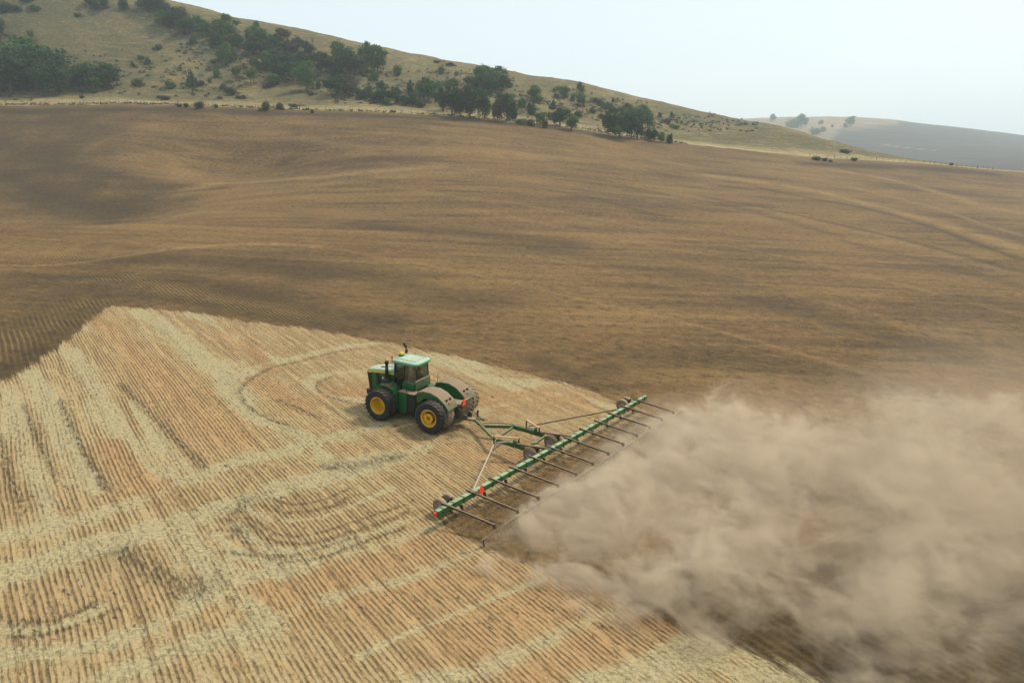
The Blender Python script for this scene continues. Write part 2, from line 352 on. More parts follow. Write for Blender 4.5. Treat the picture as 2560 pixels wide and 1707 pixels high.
# signed distance to the stubble outline (positive inside), only where needed
sd_ = np.full(Xf.shape, -30.0)
mk = (Yf < 140) & (np.abs(Xf) < 130)
dd = seg_dist(Xf[mk], Yf[mk], np.vstack([stub_poly, stub_poly[:1]]))
sd_[mk] = np.where(in_poly(Xf[mk], Yf[mk], stub_poly), dd, -dd)
z0 = lambda: np.zeros(Xf.shape)
straw_and_haze, orange, dark, passl, fresh_and_shade, hatch = z0(), z0(), z0(), z0(), z0(), z0()
for p_, w_, a_ in STRAW_AND_HAZE: stroke(straw_and_haze, Xf, Yf, p_, w_, a_)
for p_, w_ in ORANGE: stroke(orange, Xf, Yf, p_, w_, 1.0)
for p_, w_ in DARKS: stroke(dark, Xf, Yf, p_, w_, 1.0)
for p_, w_, a_ in PASS: stroke(passl, Xf, Yf, p_, w_ * (1.9 if a_ < 0.7 or w_ > 1 else 1.3), a_ * (0.85 if a_ < 0.9 else 1))
for p_, w_, a_ in FRESH_AND_SHADE:
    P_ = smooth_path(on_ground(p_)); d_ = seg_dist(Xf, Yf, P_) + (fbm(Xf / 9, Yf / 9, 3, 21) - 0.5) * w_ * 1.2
    fresh_and_shade = np.maximum(fresh_and_shade, a_ * np.exp(-(np.maximum(d_, 0) / w_) ** 2))
for p_, w_, a_ in HATCH:
    P_ = smooth_path(on_ground(p_)); d_ = seg_dist(Xf, Yf, P_)
    hatch = np.maximum(hatch, a_ * np.exp(-(d_ / w_) ** 2))
# wheel tracks behind the tractor and low micro relief
Zf = Zf + np.where(near & (sd_ > 0), (fbm(Xf * 2.2, Yf * 2.2, 2, 31) - 0.5) * 0.06, (fbm(Xf * 1.3, Yf * 1.3, 3, 33) - 0.5) * 0.10)

def field_material():
    n = NT('field_soil_and_stubble')
    P = n.pos()
    inside = n.attr('inside').outputs['Fac']
    A_ = {k: n.attr(k).outputs['Fac'] for k in ('straw_and_haze', 'orange', 'dark', 'pass_line', 'fresh_and_shade', 'hatch')}
    wig = n.noise(P, 0.045, 3, 0.5)
    ang = math.atan2(ROW_DIR[1], ROW_DIR[0])
    RP = n.mapping(P, rot=-ang)                 # x along the drill rows, y across them
    sx, sy, sz = n.sep(RP)
    px, py_, pz_ = n.sep(P)
    q = n.add(sy, n.mul(wig, 1.2))
    streak_v = n.comb(n.mul(sx, 0.10), n.mul(q, 1.9), 0.0)
    streak = n.noise(streak_v, 1.0, 3, 0.6)     # long streaks along the rows
    fine_v = n.comb(n.mul(sx, 1.8), n.mul(q, 7.5), 0.0)
    fine = n.noise(fine_v, 1.0, 4, 0.7)
    grain = n.noise(P, 7.0, 4, 0.75)
    broad = n.noise(P, 0.16, 4, 0.6)
    row = n.math('SINE', n.add(n.mul(q, 2 * math.pi / 0.205), n.mul(fine, 0.9)))
    # --- stubble
    lane = n.noise(n.mapping(P, rot=R(-25), scale=(0.05, 0.42, 0.4)), 1.0, 4, 0.65)          # combine swaths
    st2 = n.noise(n.comb(n.mul(sx, 0.14), n.mul(q, 2.6), 7.0), 1.0, 3, 0.6)
    chop = n.noise(n.comb(n.mul(px, 5.0), n.mul(py_, 7.0), 0.0), 1.0, 6, 0.8)           # straw lying across
    fleck = n.noise(P, 3.2, 5, 0.8)
    rbreak = n.ramp(n.noise(n.comb(n.mul(sx, 0.55), n.mul(q, 1.1), 5.0), 1.0, 3, 0.6), 0.36, 0.62)
    nz = n.add(n.mul(n.sub(streak, 0.5), 1.0), n.add(n.mul(n.sub(broad, 0.5), 1.3), n.add(n.mul(n.sub(lane, 0.5), 1.2), n.mul(n.sub(chop, 0.5), 0.8))))
    s1 = n.ramp(n.sub(n.add(n.add(n.mul(A_['straw_and_haze'], 0.85), n.add(nz, n.mul(n.sub(fleck, 0.5), 0.85))), 0.17), n.mul(A_['orange'], 0.62)), 0.08, 0.78)       # how much loose straw or painted haze covers the ground
    stand = n.mix(n.ramp(st2, 0.32, 0.68), (0.325, 0.222, 0.112), (0.430, 0.310, 0.158))
    stand = n.mix(n.mul(A_['orange'], n.ramp(st2, 0.25, 0.7, 0.9, 0.5)), stand, (0.41, 0.240, 0.115))
    stand = n.mix(n.ramp(broad, 0.42, 0.65, 0.0, 0.5), stand, (0.41, 0.262, 0.125))
    loose = n.mix(n.ramp(chop, 0.30, 0.64), (0.22, 0.185, 0.105), (0.465, 0.392, 0.228))
    c = n.mix(s1, stand, loose)
    rowv = n.add(n.mul(n.mul(row, n.ramp(rbreak, 0.0, 1.0, 0.40, 1.0)), n.ramp(s1, 0.0, 1.0, 0.30, 0.12)), n.add(n.mul(n.sub(fine, 0.5), 1.35), n.add(n.mul(n.sub(streak, 0.5), 0.55), n.mul(n.sub(st2, 0.5), 0.55))))
    gap = n.ramp(n.add(rowv, n.mul(s1, 0.10)), -0.40, 0.10)                                   # 0 = bare soil between rows
    soil = n.mix(n.ramp(grain, 0.35, 0.65), (0.090, 0.066, 0.036), (0.185, 0.132, 0.070))
    c = n.mix(n.ramp(gap, 0.0, 1.0, 0.15, 1.0, False), soil, c)
    c = n.mix(n.mul(n.ramp(chop, 0.44, 0.30), n.ramp(s1, 0.2, 0.8, 0.15, 0.65)), c, (0.12, 0.108, 0.072))
    c = n.mix(n.ramp(n.noise(n.mapping(P, loc=(5, 1, 0)), 8.0, 4, 0.8), 0.54, 0.70, 0.0, 0.5), c, (0.52, 0.44, 0.27))
    c = n.mix(n.ramp(n.noise(n.mapping(P, loc=(2, 8, 0)), 6.0, 4, 0.8), 0.44, 0.31, 0.0, 0.75), c, (0.085, 0.072, 0.045))
    blk = n.ramp(n.noise(n.comb(n.mul(sx, 2.4), n.mul(q, 4.2), 3.0), 1.0, 3, 0.65), 0.58, 0.68)
    c = n.mix(n.mul(blk, n.ramp(lane, 0.40, 0.62, 0.85, 0.35)), c, (0.055, 0.045, 0.029))
    c = n.mix(n.mul(A_['dark'], n.ramp(fine, 0.40, 0.62, 0.8, 0.1)), c, (0.06, 0.05, 0.034))
    # --- worked soil
    wv = n.mapping(P, rot=R(30), scale=(0.018, 0.13, 0.13))
    wide = n.noise(wv, 1.0, 5, 0.62, 0.6)
    wide2 = n.noise(n.mapping(P, rot=R(28), scale=(0.04, 0.42, 0.5)), 1.0, 4, 0.65)
    patch = n.noise(P, 0.02, 3, 0.5)
    speck = n.noise(P, 2.6, 5, 0.8)
    speck_f = n.noise(n.mapping(P, rot=R(30), scale=(2.2, 7.0, 6.0)), 1.0, 4, 0.75)
    cover = n.add(n.mul(wide, 0.55), n.add(n.mul(wide2, 0.32), n.mul(patch, 0.35)))
    t1 = n.mix(n.ramp(cover, 0.48, 0.74), (0.076, 0.050, 0.027), (0.235, 0.150, 0.062))
    t1 = n.mix(n.ramp(n.noise(P, 0.09, 4, 0.6), 0.45, 0.72), t1, (0.165, 0.098, 0.046))
    t1 = n.mix(n.mul(n.mul(A_['pass_line'], n.ramp(speck, 0.3, 0.6, 0.3, 0.9)), n.ramp(n.noise(P, 0.13, 4, 0.7), 0.34, 0.56, 0.30, 1.0)), t1, (0.33, 0.225, 0.105))
    t1 = n.mix(n.mul(A_['fresh_and_shade'], 0.5), t1, (0.054, 0.041, 0.024))
    t1 = n.mix(n.ramp(speck_f, 0.50, 0.66, 0.0, 0.55), t1, (0.33, 0.235, 0.13))
    t1 = n.mix(n.ramp(n.noise(P, 6.5, 4, 0.8), 0.55, 0.70, 0.0, 0.7), t1, (0.36, 0.26, 0.145))
    t1 = n.mix(n.ramp(n.noise(n.mapping(P, loc=(31, 7, 0)), 5.0, 4, 0.8), 0.46, 0.32, 0.0, 0.8), t1, (0.035, 0.026, 0.017))          # straw flecks
    t1 = n.mix(n.ramp(n.mul(n.add(speck, speck_f), 0.5), 0.47, 0.33, 0.0, 0.70), t1, (0.050, 0.036, 0.022))   # clods and hollows
    clod = n.noise(n.mapping(P, loc=(3, 9, 0)), 0.9, 8, 0.85)
    t1 = n.mix(n.ramp(clod, 0.50, 0.36, 0.0, 0.8), t1, (0.040, 0.028, 0.016))
    t1 = n.mix(n.ramp(clod, 0.52, 0.66, 0.0, 0.6), t1, (0.29, 0.19, 0.09))
    t1 = n.mix(n.mul(A_['fresh_and_shade'], 0.62), t1, (0.036, 0.031, 0.020))
    hrow = n.ramp(n.math('SINE', n.add(n.mul(q, 2 * math.pi / 0.42), n.mul(fine, 1.5))), -0.1, 0.8)
    t1 = n.mix(n.mul(n.mul(A_['hatch'], hrow), n.ramp(n.noise(P, 0.35, 3, 0.6), 0.36, 0.56, 0.15, 0.75)), t1, (0.27, 0.185, 0.078))
    tl = n.mapping(P, rot=R(31.5)); tlx, tly, tlz = n.sep(tl)
    trow = n.math('SINE', n.add(n.mul(tly, 2 * math.pi / 1.1), n.mul(wide2, 6.0)))
    t1 = n.mix(n.ramp(n.add(n.mul(trow, 0.5), n.mul(n.sub(speck_f, 0.5), 2.0)), 0.1, 0.8, 0.0, 0.30), t1, (0.045, 0.033, 0.020))
    # --- edge: ragged along the drill rows
    jag = n.add(n.mul(n.math('SINE', n.mul(q, 2 * math.pi / 0.9)), 0.08), n.add(n.mul(n.sub(fine, 0.5), 1.7), n.mul(n.sub(streak, 0.5), 2.4)))
    m = n.ramp(n.add(inside, jag), -0.32, 0.32)
    c = n.mix(1.0, c, (0.90, 0.89, 0.86), 'MULTIPLY')
    t1 = n.mix(1.0, t1, (0.84, 0.80, 0.72), 'MULTIPLY')
    c = n.mix(m, t1, c)
    h = n.add(n.mul(n.mul(gap, m), 0.8), n.add(n.mul(grain, 0.5), n.mul(speck, 0.5)))
    return n.bsdf(c, 0.95, spec=0.12, normal=n.bump(h, 0.7, 0.16))

field = grid_mesh('field', Xf, Yf, Zf, field_material(), {'inside': sd_, 'straw_and_haze': straw_and_haze, 'orange': orange, 'dark': dark, 'pass_line': passl, 'fresh_and_shade': fresh_and_shade, 'hatch': hatch})
tag(field, kind='structure')
# the same ground going on behind and beside the camera
_xb = np.concatenate([[-4000], Xf[0], [4000]]); _zb = np.concatenate([[Zf[0, 0]], Zf[0], [Zf[0, -1]]])
Xb = np.stack([_xb, np.clip(_xb * 160, -4000, 4000)]); Yb = np.stack([np.full(len(_xb), 3.0), np.full(len(_xb), -900.0)])
Yb[0, 0] = Yb[0, -1] = 250; Zb = np.stack([_zb, np.zeros(len(_xb))])
me_b = grid_mesh('field_behind', Xb, Yb, Zb - 0.004, field.data.materials[0], {'inside': np.full(Xb.shape, -3.0)})
me_b.name = 'field_margin'; tag(me_b, kind='structure')

# ---- hillside
NV = 330
YV = np.interp(A, A_COL, [c[1][[e[0] for e in c[1]].index('z', len(c[1]) - 4)][1] if False else 0 for c in TCOLS]) if False else np.full(len(A), 660.0)
th = np.concatenate([np.linspace(0, 0.45, 300), np.linspace(0.45, 1, 40)[1:]])
Yh = FY[None, :] + th[:, None] * (YV - FY)[None, :]
Xh = Yh * A[None, :]
Zh = tz(Xh, Yh); Zh[0] = Zf[-1]
hs = {k: np.zeros(Xh.shape) for k in ('pale', 'scrub', 'edge', 'left_shade')}
hs['pale'] = np.clip(1.25 - (Yh - FY[None, :]) / (13 + 12 * fbm(Xh / 30, Yh / 30, 3, 41)), 0, 1)
hs['edge'] = np.clip(1 - (Yh - FY[None, :]) / 3.0, 0, 1) * np.clip((fbm(Xh / 5, Yh / 5, 3, 43) - 0.36) * 5, 0, 1)
for p_, w_, a_ in [([(430, 60), (480, 110), (530, 150), (560, 175)], 7, 1.0), ([(650, 90), (720, 130), (800, 175), (880, 200)], 14, 0.8), ([(860, 190), (950, 215), (1080, 235)], 10, 0.9), ([(1000, 200), (1100, 210), (1250, 225)], 14, 0.6), ([(1450, 245), (1550, 270), (1650, 300)], 8, 0.7), ([(1700, 290), (1800, 300), (1900, 320)], 9, 0.9), ([(40, 110), (100, 125), (170, 145), (260, 175), (360, 200)], 3.0, 0.7), ([(400, 20), (520, 70), (600, 75)], 6, 0.7), ([(1480, 250), (1560, 275)], 5, 0.8), ([(0, 30), (100, 20), (260, 30)], 8, 0.6)]:
    P_ = smooth_path(on_ground(p_)); d_ = seg_dist(Xh, Yh, P_) + (fbm(Xh / 8, Yh / 8, 3, 23) - 0.5) * w_ * 1.4
    hs['scrub'] = np.maximum(hs['scrub'], a_ * np.exp(-(np.maximum(d_, 0) / w_) ** 2))

_al = Xh / Yh
hs['left_shade'] = np.clip((a_of(480) - _al) / 0.26, 0, 0.9) * np.clip(0.4 + 1.2 * fbm(Xh / 25, Yh / 25, 3, 51), 0, 1)  # shade over the left slope, painted into the grass colour
def hill_material():
    n = NT('dry_hill_grass')
    P = n.pos()
    pale, scrub, edge = (n.attr(k).outputs['Fac'] for k in ('pale', 'scrub', 'edge'))
    big = n.noise(P, 0.025, 5, 0.6); mid = n.noise(P, 0.14, 5, 0.65); tuft = n.noise(P, 0.75, 5, 0.75)
    terr = n.noise(n.mapping(P, scale=(0.05, 0.3, 0.9)), 1.0, 4, 0.6)         # grazing terraces follow the contour
    tuft2 = n.noise(n.mapping(P, loc=(13, 5, 2)), 0.38, 5, 0.75)
    c = n.mix(n.ramp(big, 0.35, 0.65), (0.110, 0.090, 0.040), (0.205, 0.158, 0.074))
    c = n.mix(n.ramp(terr, 0.48, 0.66, 0.0, 0.6), c, (0.29, 0.225, 0.11))
    c = n.mix(n.ramp(mid, 0.47, 0.66, 0.0, 0.75), c, (0.090, 0.090, 0.040))
    c = n.mix(n.mul(n.attr('left_shade').outputs['Fac'], n.ramp(mid, 0.3, 0.7, 1.0, 0.75)), c, (0.042, 0.042, 0.017))
    c = n.mix(n.mul(scrub, n.ramp(mid, 0.3, 0.55, 0.4, 0.95)), c, (0.085, 0.085, 0.05))
    c = n.mix(n.mul(pale, n.ramp(terr, 0.3, 0.6, 0.55, 1.0)), c, n.mix(n.ramp(mid, 0.3, 0.7), (0.44, 0.345, 0.18), (0.33, 0.25, 0.12)))
    c = n.mix(n.mul(n.ramp(tuft2, 0.50, 0.63, 0.0, 0.8), n.ramp(pale, 0.2, 0.9, 1.0, 0.45)), c, (0.085, 0.082, 0.042))
    c = n.mix(n.ramp(tuft, 0.53, 0.68, 0.0, 0.8), c, (0.06, 0.062, 0.03))
    c = n.mix(n.ramp(tuft, 0.46, 0.32, 0.0, 0.55), c, (0.34, 0.27, 0.14))
    c = n.mix(n.mul(edge, 0.85), c, (0.065, 0.058, 0.033))
    return n.bsdf(c, 0.95, spec=0.1, normal=n.bump(n.add(mid, tuft), 0.9, 1.0))
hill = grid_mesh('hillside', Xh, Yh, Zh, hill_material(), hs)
tag(hill, kind='structure')

# ---- distant hills
Yd = np.linspace(0, 1, 150)[:, None] ** 1.2 * (2600 - YV)[None, :] + YV[None, :]
ac = np.concatenate([-_aw[::-1], np.linspace(-0.86, 0.86, 260), _aw])
Yd = np.linspace(0, 1, 150)[:, None] ** 1.3 * (3700 - 655.0) + 655.0 + 0 * ac[None, :]
Xd = Yd * ac[None, :]
Zd = tz(Xd, Yd) - np.where(Yd < 700, 0.5, 0)
pp = on_ground([(1905, 345), (2000, 333), (2100, 322), (2180, 318), (2240, 314), (2330, 312), (2480, 300)])
plow = np.zeros(Xd.shape)
_pa = pp[:, 0] / pp[:, 1]; _o = np.argsort(_pa)
apx = np.interp(Xd / Yd, np.concatenate([[a_of(1800)], _pa[_o], [a_of(2560)]]), np.concatenate([[700], pp[_o[:-2], 1], [4200, 4200, 4200]]))
plow = np.clip((apx + (fbm(Xd / 60, Yd / 60, 3, 61) - 0.5) * 160 - Yd) / 120 + 0.5, 0, 1)
palestrip = np.zeros(Xd.shape)
for p_ in ([(2215, 362), (2270, 370), (2330, 376)], [(2480, 428), (2560, 436), (2700, 446)]):
    P_ = on_ground(p_); palestrip = np.maximum(palestrip, np.clip(1.5 - seg_dist(Xd, Yd, P_) / 5, 0, 0.55))
def far_material():
    n = NT('far_hill_cover')
    P = n.pos(); pl, ps = n.attr('plowed').outputs['Fac'], n.attr('strip').outputs['Fac']
    big = n.noise(P, 0.012, 4, 0.6); lines = n.noise(n.mapping(P, rot=0.2, scale=(0.006, 0.07, 0.1)), 1.0, 3, 0.6)
    g = n.mix(n.ramp(big, 0.35, 0.7), (0.22, 0.160, 0.09), (0.13, 0.105, 0.06))
    s = n.mix(n.ramp(lines, 0.35, 0.65), (0.040, 0.038, 0.034), (0.070, 0.060, 0.048))
    c = n.mix(pl, g, s)
    c = n.mix(n.mul(ps, 0.9), c, (0.34, 0.27, 0.17))
    return n.bsdf(c, 0.95, spec=0.1)
far = grid_mesh('distant_hills', Xd, Yd, Zd, far_material(), {'plowed': plow, 'strip': palestrip})
tag(far, kind='structure')

# ---- the smoky air: one even volume round everything
def haze_material():
    n = NT('smoke_haze')
    v = n.n.new('ShaderNodeVolumePrincipled')
    v.inputs['Color'].default_value = (0.80, 0.92, 1.0, 1); v.inputs['Density'].default_value = 0.00027; v.inputs['Anisotropy'].default_value = 0.2
    n.t.links.new(v.outputs[0], n.out.inputs['Volume'])
    n.m.cycles.homogeneous_volume = True
    return n.m
def box_mesh(name, lo, hi, mat):
    bm = bmesh.new(); bmesh.ops.create_cube(bm, size=1.0)
    for v in bm.verts: v.co = Vector([lo[i] + (v.co[i] + 0.5) * (hi[i] - lo[i]) for i in range(3)])
    me = bpy.data.meshes.new(name); bm.to_mesh(me); bm.free(); me.materials.append(mat)
    o = bpy.data.objects.new(name, me); COL.objects.link(o); return o
zmin = min(Zf.min(), Zh.min(), Zd.min()) - 1; zmax = max(Zh.max(), Zf.max()) + 22
# ------------------------------------------------------------------ helpers: mesh parts
class MB:
    """collects shapes and links them as ONE mesh object"""
    def __init__(s): s.bm = bmesh.new()
    def _add(s, verts, faces):
        vs_ = [s.bm.verts.new(v) for v in verts]
        for f in faces:
            try: s.bm.faces.new([vs_[i] for i in f])
            except ValueError: pass
        return vs_
    def box(s, c, size, rot=None, taper=None, bevel=0.0):
        x, y, z = [d / 2 for d in size]; c = Vector(c); out = []
        for k in (-1, 1):
            t = taper if (taper and k > 0) else (1, 1)
            for i, j in ((-1, -1), (1, -1), (1, 1), (-1, 1)):
                v = Vector((i * x * t[0], j * y * t[1], k * z)); out.append(c + (rot @ v if rot else v))
        vs_ = s._add(out, [(3, 2, 1, 0), (4, 5, 6, 7), (0, 1, 5, 4), (1, 2, 6, 5), (2, 3, 7, 6), (3, 0, 4, 7)])
        if bevel: s.bevel(vs_, bevel)
        return s
    def bevel(s, vs_, off, seg=2):
        es = {e for v in vs_ for e in v.link_edges}
        bmesh.ops.bevel(s.bm, geom=list(es), offset=off, segments=seg, affect='EDGES', profile=0.6)
    def bar(s, p0, p1, w, h=None, bevel=0.0):
        """rectangular beam from p0 to p1, h measured upward"""
        p0, p1 = Vector(p0), Vector(p1); d = p1 - p0; L = d.length; d.normalize()
        side = d.cross(Vector((0, 0, 1)))
        if side.length < 1e-4: side = Vector((0, 1, 0))
        side.normalize(); up = side.cross(d)
        rot = Matrix((d, side, up)).transposed()
        return s.box((p0 + p1) / 2, (L, w, h or w), rot, bevel=bevel)
    def tube(s, pts, r, n=8, caps=True):
        pts = [Vector(p) for p in pts]; rings = []; up = Vector((0, 0, 1))
        rr = r if isinstance(r, (list, tuple)) else [r] * len(pts)
        for i, p in enumerate(pts):
            d = (pts[min(i + 1, len(pts) - 1)] - pts[max(i - 1, 0)]).normalized()
            a = d.cross(up if abs(d.z) < 0.95 else Vector((1, 0, 0))).normalized(); b = a.cross(d)
            rings.append([p + (a * math.cos(t) + b * math.sin(t)) * rr[i] for t in (2 * math.pi * k / n for k in range(n))])
        f = [(i * n + k, i * n + (k + 1) % n, (i + 1) * n + (k + 1) % n, (i + 1) * n + k) for i in range(len(pts) - 1) for k in range(n)]
        if caps: f += [tuple(range(n - 1, -1, -1)), tuple(range((len(pts) - 1) * n, len(pts) * n))]
        s._add([v for r_ in rings for v in r_], f)
        return s
    def lathe(s, prof, c=(0, 0, 0), n=32, axis='Y', close=False):
        """prof = [(radius, along axis)]"""
        c = Vector(c); vs_, f, m = [], [], len(prof)
        for k in range(n):
            t = 2 * math.pi * k / n
            for r, y in prof:
                if axis == 'Y': vs_.append(c + Vector((r * math.cos(t), y, r * math.sin(t))))
                else: vs_.append(c + Vector((r * math.cos(t), r * math.sin(t), y)))
        for k in range(n):
            for i in range(m if close else m - 1):
                f.append((k * m + i, k * m + (i + 1) % m, ((k + 1) % n) * m + (i + 1) % m, ((k + 1) % n) * m + i))
        s._add(vs_, f)
        return s
    def prism(s, prof, y0, y1, bevel=0.0, y0b=None, y1b=None):
        """outline in x, z pushed from y0 to y1"""
        m = len(prof)
        v = [(x, y0, z) for x, z in prof] + [(x, y1, z) for x, z in prof]
        f = [tuple(range(m)), tuple(range(2 * m - 1, m - 1, -1))] + [(i, m + i, m + (i + 1) % m, (i + 1) % m) for i in range(m)]
        vs_ = s._add(v, f)
        if bevel: s.bevel(vs_, bevel)
        return s
    def build(s, name, mat, parent=None, smooth=35, loc=None):
        bmesh.ops.recalc_face_normals(s.bm, faces=s.bm.faces)
        me = bpy.data.meshes.new(name); s.bm.to_mesh(me); s.bm.free()
        me.materials.append(mat)
        if smooth:
            me.polygons.foreach_set('use_smooth', [True] * len(me.polygons)); me.set_sharp_from_angle(angle=R(smooth))
        o = bpy.data.objects.new(name, me); COL.objects.link(o)
        if loc is not None: o.location = loc
        if parent: o.parent = parent
        return o
def empty(name, mat4):
    o = bpy.data.objects.new(name, None); COL.objects.link(o); o.matrix_world = mat4; o.empty_display_size = 0.3
    return o
def copy_tree(o, parent=None):
    c = o.copy(); COL.objects.link(c)
    if parent: c.parent = parent
    for ch in list(o.children): copy_tree(ch, c)
    return c

# ------------------------------------------------------------------ materials of the machines
DUST = (0.30, 0.22, 0.14)
def paint(name, col, dust_top=0.5, dust_all=0.1, rough=0.35, metal=0.0, coat=0.4, dust_col=DUST):
    n = NT(name); P = n.pos()
    geo = n.n.new('ShaderNodeNewGeometry'); nz = n.sep(geo.outputs['Normal'])[2]
    a = n.noise(P, 2.3, 5, 0.65); b = n.noise(P, 14.0, 4, 0.7)
    up = n.mul(n.ramp(nz, 0.25, 0.95), dust_top)
    d = n.math('MULTIPLY', n.add(up, dust_all), n.ramp(n.add(n.mul(a, 0.6), n.mul(b, 0.4)), 0.25, 0.62, 0.55, 1.25), clamp=True)
    base = n.mix(n.ramp(b, 0.4, 0.7, 0.0, 0.25), col, tuple(c * 0.7 for c in col))
    c = n.mix(d, base, dust_col)
    r = n.math('ADD', rough, n.mul(d, 0.55), clamp=True)
    return n.bsdf(c, r, metal, 0.28, n.bump(b, 0.08, 0.02), Coat_Weight=n.math('MULTIPLY', n.math('SUBTRACT', 1.0, d, clamp=True), coat), Coat_Roughness=0.15)
GREEN = (0.008, 0.085, 0.022)
M = {
 'green': paint('green_paint', GREEN, 0.14, 0.0, coat=0.2),
 'green_top': paint('green_paint_pale', (0.035, 0.22, 0.11), 0.85, 0.03, dust_col=(0.40, 0.46, 0.36)),  # paler green for hood and roof, pale dust on upward faces
 'green_dusty': paint('green_paint_dusty', GREEN, 1.0, 0.22, dust_col=(0.225, 0.165, 0.105)),
 'yellow': paint('yellow_paint', (0.62, 0.34, 0.008), 0.15, 0.02),
 'yellow_bright': paint('yellow_stripe', (0.58, 0.46, 0.02), 0.1, 0.02),
 'black': paint('black_plastic', (0.012, 0.012, 0.012), 0.10, 0.0, 0.6, coat=0.0),
 'black_bare': paint('black_metal', (0.010, 0.009, 0.008), 0.08, 0.0, 0.5, coat=0.0),
 'frame': paint('dark_chassis', (0.014, 0.016, 0.012), 0.4, 0.03, 0.6, coat=0.0),
 'frame_dusty': paint('dusty_chassis', (0.022, 0.024, 0.014), 0.6, 0.22, 0.7, coat=0.0),
 'rubber': paint('tyre_rubber', (0.016, 0.017, 0.019), 0.30, 0.03, 0.8, coat=0.0, dust_col=(0.20, 0.17, 0.13)),
 'rubber_dusty': paint('tyre_rubber_dusty', (0.035, 0.03, 0.025), 0.75, 0.62, 0.9, coat=0.0, dust_col=(0.30, 0.225, 0.145)),
 'dark_red': paint('dusty_red_lens', (0.30, 0.025, 0.018), 0.35, 0.22, 0.5),
 'red': paint('red_reflector', (0.75, 0.03, 0.02), 0.05, 0.0, 0.4),
 'orange_refl': paint('fluorescent_red_orange', (0.95, 0.055, 0.04), 0.0, 0.0, 0.45, coat=0.0),
 'amber': paint('amber_lens', (0.65, 0.13, 0.03), 0.05, 0.02, 0.3),
 'brown_steel': paint('weathered_steel', (0.045, 0.028, 0.016), 0.55, 0.06, 0.65, 0.2, 0.0, dust_col=(0.30, 0.22, 0.15)),
 'grey_steel': paint('galvanised_steel', (0.24, 0.205, 0.175), 0.4, 0.2, 0.5, 0.1, 0.0, dust_col=(0.55, 0.45, 0.36)),
 'tan': paint('tan_link', (0.62, 0.43, 0.20), 0.3, 0.1, 0.5),
 'harrow_green': paint('harrow_green', (0.012, 0.10, 0.028), 0.62, 0.03, dust_col=(0.34, 0.42, 0.26)),
 'harrow_green_dull': paint('harrow_green_dull', (0.016, 0.075, 0.016), 0.40, 0.05),
}
def glass_material():
    n = NT('cab_glass')
    tr = n.n.new('ShaderNodeBsdfTransparent'); tr.inputs[0].default_value = (0.34, 0.42, 0.38, 1)
    gl = n.n.new('ShaderNodeBsdfGlossy'); gl.inputs['Roughness'].default_value = 0.06; gl.inputs[0].default_value = (0.9, 0.95, 0.93, 1)
    fr = n.n.new('ShaderNodeFresnel'); fr.inputs[0].default_value = 1.5
    mx = n.n.new('ShaderNodeMixShader'); n.put(mx.inputs[0], n.math('MULTIPLY', fr.outputs[0], 1.3, clamp=True))
    n.t.links.new(tr.outputs[0], mx.inputs[1]); n.t.links.new(gl.outputs[0], mx.inputs[2])
    n.t.links.new(mx.outputs[0], n.out.inputs['Surface'])
    return n.m
M['glass'] = glass_material()

def up_point(px, py, h):
    """point of the photograph that stands h metres above the ground"""
    v = (py - CY) / F_PX; fw = CP - v * SP; a = (px - CX) / F_PX / fw; r = (SP + v * CP) / fw
    ys = np.arange(6, 400, 0.05); g = CAM_H - ys * r - tz(a * ys, ys) - h
    k = int(np.argmax(g <= 0)); y = ys[k]
    return Vector((a * y, y, float(tz(a * y, y)) + h))
def pose(origin_xy, fwd_xy, reach=2.0):
    """matrix with x forward, z up, lying on the slope"""
    f = Vector((*fwd_xy, 0)).normalized(); l = Vector((-f.y, f.x, 0)); o = Vector((*origin_xy, 0))
    g = lambda p: Vector((p.x, p.y, float(tz(p.x, p.y))))
    X = (g(o + f * reach) - g(o - f * reach)).normalized(); Y = (g(o + l * reach) - g(o - l * reach)).normalized()
    Z = X.cross(Y).normalized(); Y = Z.cross(X)
    m = Matrix((X, Y, Z)).transposed().to_4x4(); m.translation = g(o)
    return m
# ------------------------------------------------------------------ the articulated tractor (x forward, y to its left, z up)
_F, _R = up_point(941, 1014, 1.05), up_point(1068.5, 1046, 1.05)
_fd = (_F - _R); _fd.z = 0; _fd.normalize(); _ld = Vector((-_fd.y, _fd.x, 0))
_mid = (_F + _R) / 2 - _ld * 2.32
T_M = pose((_mid.x, _mid.y), (_fd.x, _fd.y))
print('TRACTOR wheelbase', (_F - _R).length, 'heading', math.degrees(math.atan2(_fd.x, _fd.y)))
WB = 1.955
tractor = empty('articulated_tractor', T_M)
tag(tractor, 'large green and yellow articulated tractor with twin wheels towing the harrow through stubble', 'tractor')

